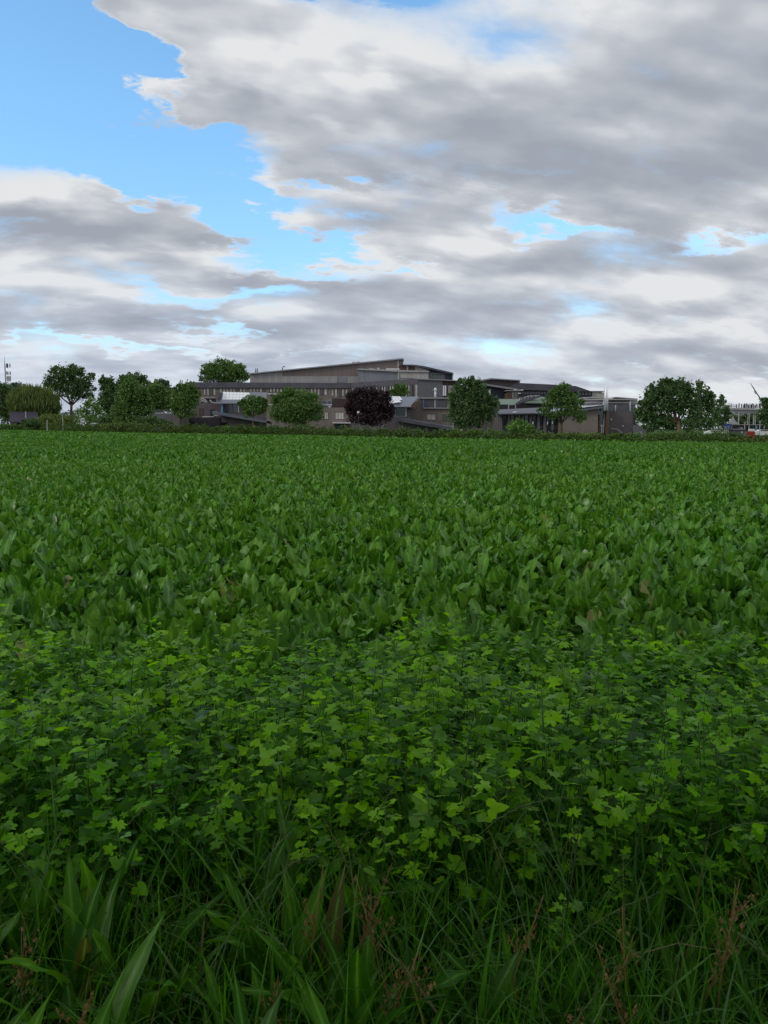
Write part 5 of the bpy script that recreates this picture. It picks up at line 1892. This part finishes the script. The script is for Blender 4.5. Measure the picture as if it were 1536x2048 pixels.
o = empty('crane', Vector((at(1532, 860, 330).x, 330, 0)), 'thin dark crane boom slanting up left at the right edge', 'crane')
a, b_ = at(1530, 812, 330), at(1500.5, 766, 330)
MB().tube([a, a.lerp(b_, 0.82), b_], [0.26, 0.20, 0.06], 5).build('boom', DARKW, o)
MB().tube([at(1534, 811, 330.5), at(1513, 786, 330.5), a.lerp(b_, 0.85)], 0.06, 4).build('cable', DARKW, o)
for t in (0.3, 0.55, 0.62):
    q = a.lerp(b_, t)
    MB().wbox(q.x - 0.8, q.x - 0.1, 329.5, 330, q.z - 0.3, q.z + 0.35).build('cable_block', STEEL, o)
MB().tube([Vector((a.x + 0.4, 330, 0)), a + Vector((0.4, 0, 0))], [1.1, 0.8], 8).build('tower', DARKW, o)

o = empty('canvas_tent', Vector((at(1465, 860, 215).x, 215, 0)), 'pale peaked tent beside blue sheeting left of the deck columns', 'tent')
MB().prism([(1456, 848), (1459, 844), (1464, 838), (1465, 830.5), (1467, 830.5), (1468, 838), (1474, 845), (1476, 848)], 215, 3).build('canopy', OFFW, o)
for x in (1458, 1463, 1474):
    MB().box(x, 848, x + 1, 872, 215.4, 0.2).build('tent_pole', OFFW, o)
o = empty('blue_sheeting', Vector((at(1454, 860, 210).x, 210, 0)), 'blue and violet sheeting hanging below the peaked tent', 'tarpaulin')
MB().prism([(1447, 847), (1452, 846.5), (1462, 848), (1463, 858), (1456, 857), (1449, 857.5)], 210, 0.3).build('sheet', BLUET, o)
for x in (1449.5, 1453, 1457):
    MB().box(x, 852, x + 1, 872, 209.8, 0.15).build('pole', OFFW, o)

# dark wall or fence beyond the car park with a blue banner
o = empty('dark_fence', Vector((at(1500, 860, 205).x, 205, 0)), 'long black fence behind the car park at the far right', 'fence')
MB().box(1465, 850, 1560, 861, 205, 0.3).build('board_wall', BLACKP, o)
MB().box(1465, 849, 1560, 850, 204.9, 0.4).build('top_rail', OFFW, o)
for x in (1497.5, 1528, 1534):
    MB().box(x, 850.5, x + 1, 872, 204.6, 0.25).build('fence_post', OFFW, o)
o = empty('blue_banner', Vector((at(1512.5, 860, 203).x, 203, 0)), 'light blue banner on the black fence above the red bin', 'banner')
MB().box(1511, 851, 1514.5, 860, 203, 0.1).build('cloth', BLUEP, o)
MB().box(1512.4, 860, 1513, 872, 203.02, 0.06).build('pole', STEEL, o)

o = empty('grey_shelter', Vector((at(1477, 860, 140).x, 140, 0)), 'low grey flat topped shelter behind the hedge left of the red bin', 'shelter')
MB().box(1466, 857.5, 1491, 859.6, 140, 2.4).build('roof', STEEL, o)
MB().box(1467, 859.6, 1490, 876, 140.3, 2.0).build('wall', BRICK_G, o)
MB().box(1483, 863, 1485, 866.5, 140.2, 0.08).build('notice', WHITE, o)
MB().box(1481.5, 854.5, 1485.5, 857.5, 140.6, 0.8).build('roof_box', STEEL, o)
o = empty('red_container', Vector((at(1505, 860, 112).x, 112, 0)), 'bright red rounded bin with a white top showing over the hedge', 'bin')
MB().prism([(1500, 876), (1499.2, 864), (1500.5, 862.5), (1509, 862.5), (1510.2, 864), (1509, 876)], 112, 0.8).build('body', REDP, o)
MB().prism([(1501, 862.4), (1500.8, 858.8), (1502, 857.8), (1508.6, 857.8), (1509.8, 858.8), (1509.6, 862.4)], 112.05, 0.7).build('top', WHITE, o)


def car(name, px0, px1, ytop, D, paint, label):
    x0, x1 = at(px0, 860, D).x, at(px1, 860, D).x
    zt = at((px0 + px1) / 2, ytop, D).z
    if x1 - x0 < 4.0:
        x1 = x0 + 4.2
    o = empty(name, Vector(((x0 + x1) / 2, D, 0)), label, 'car', 'cars parked at the far right')
    Lc = x1 - x0
    P_ = [(0.0, 0.30), (0.0, 0.62), (0.06, 0.78), (0.22, 0.84), (0.34, 1.0), (0.70, 1.0), (0.88, 0.80), (1.0, 0.72), (1.0, 0.30)]
    def ring(y, k):
        return [Vector((x0 + Lc * (0.5 + (u - 0.5) * k), y, zt * v_ if v_ < 0.85 else zt * (v_ if k == 1 else v_ * 0.995))) for u, v_ in P_]
    MB().solid(ring(D, 1), ring(D + 1.7, 1)).build('body', paint, o)
    W_ = [(0.245, 0.83), (0.355, 0.965), (0.69, 0.965), (0.83, 0.81)]
    f = [Vector((x0 + Lc * u, D - 0.02, zt * v_)) for u, v_ in W_]
    MB().solid(f, [q + Vector((0, 0.018, 0)) for q in f]).build('side_window', GLASS, o)
    for u in (0.2, 0.8):
        c = Vector((x0 + Lc * u, D - 0.03, 0.32))
        MB().tube([c, c + Vector((0, 0.22, 0))], 0.32, 14).build('wheel', BLACKP, o, True)
    return o


CARW = solid_mat('white_car_paint', (0.70, 0.70, 0.68), 0.2, 0.05, 1.0, spec=0.6)
CARS_ = solid_mat('silver_car_paint', (0.35, 0.37, 0.38), 0.25, 0.05, 1.0, metal=0.5)
car('parked_car', 1509.5, 1545, 859.3, 165, CARW, 'white car behind the hedge right of the red bin')
car('parked_car', 1410, 1436, 861, 172, CARW, 'pale car glimpsed under the two dark trees left of the steel deck')
o = empty('white_notice_post', Vector((at(1281, 860, 120).x, 120, 0)), 'short pale post at the hedge left of the largest tree', 'post')
MB().box(1280.3, 862.5, 1283.5, 878, 120, 0.2).build('shaft', OFFW, o)
o = empty('white_marker', Vector((at(922, 860, 130).x, 130, 0)), 'small white board low behind the hedge right of the shaded lamp', 'sign')
MB().box(918.5, 859.3, 926.5, 861.3, 130, 0.1).build('board', WHITE, o)
MB().box(922, 861.3, 922.8, 880, 130.02, 0.08).build('post', STEEL, o)


# ================================================================== unseen trees added above and behind the photographer to shade the verge
for i, (cx, cy, tx, ty) in enumerate(((-4.5, -2.2, -4.2, -4.6), (4.2, -1.8, 4.6, -4.4))):
    gg = np.random.RandomState(900 + i)
    root = empty('added_shade_tree', (tx, ty, 0.25), ('left' if i == 0 else 'right') + ' of two unseen trees added behind the viewer to shade the verge', 'tree')
    q = gg.normal(0, 1, (15000, 3)); q /= np.linalg.norm(q, axis=1)[:, None]
    q = q * (gg.uniform(0.15, 1.0, (15000, 1)) ** 0.45) * np.array([6.5, 5.8, 4.4]) + np.array([cx, cy, 8.6])
    q = q[hash_noise(q, 0.9, i + 3) > -0.35]
    q = q[(q[:, 1] < 1.0) & (q[:, 2] - EYE > 0.85 * np.maximum(q[:, 1], 0.0) + 2.2)]
    V, F, T = clumps(q, 0.19, gg)
    link('crown', make_mesh('crown', V - np.array(root.location), [F], TREE_MID, False, T), root)
    mb = MB(); mb.tube([Vector((tx, ty, 0.1)), Vector((tx, ty + 0.2, 3)), Vector((cx, cy, 7))], [0.28, 0.22, 0.14], 10)
    mb.build('trunk', BARK, root, True)
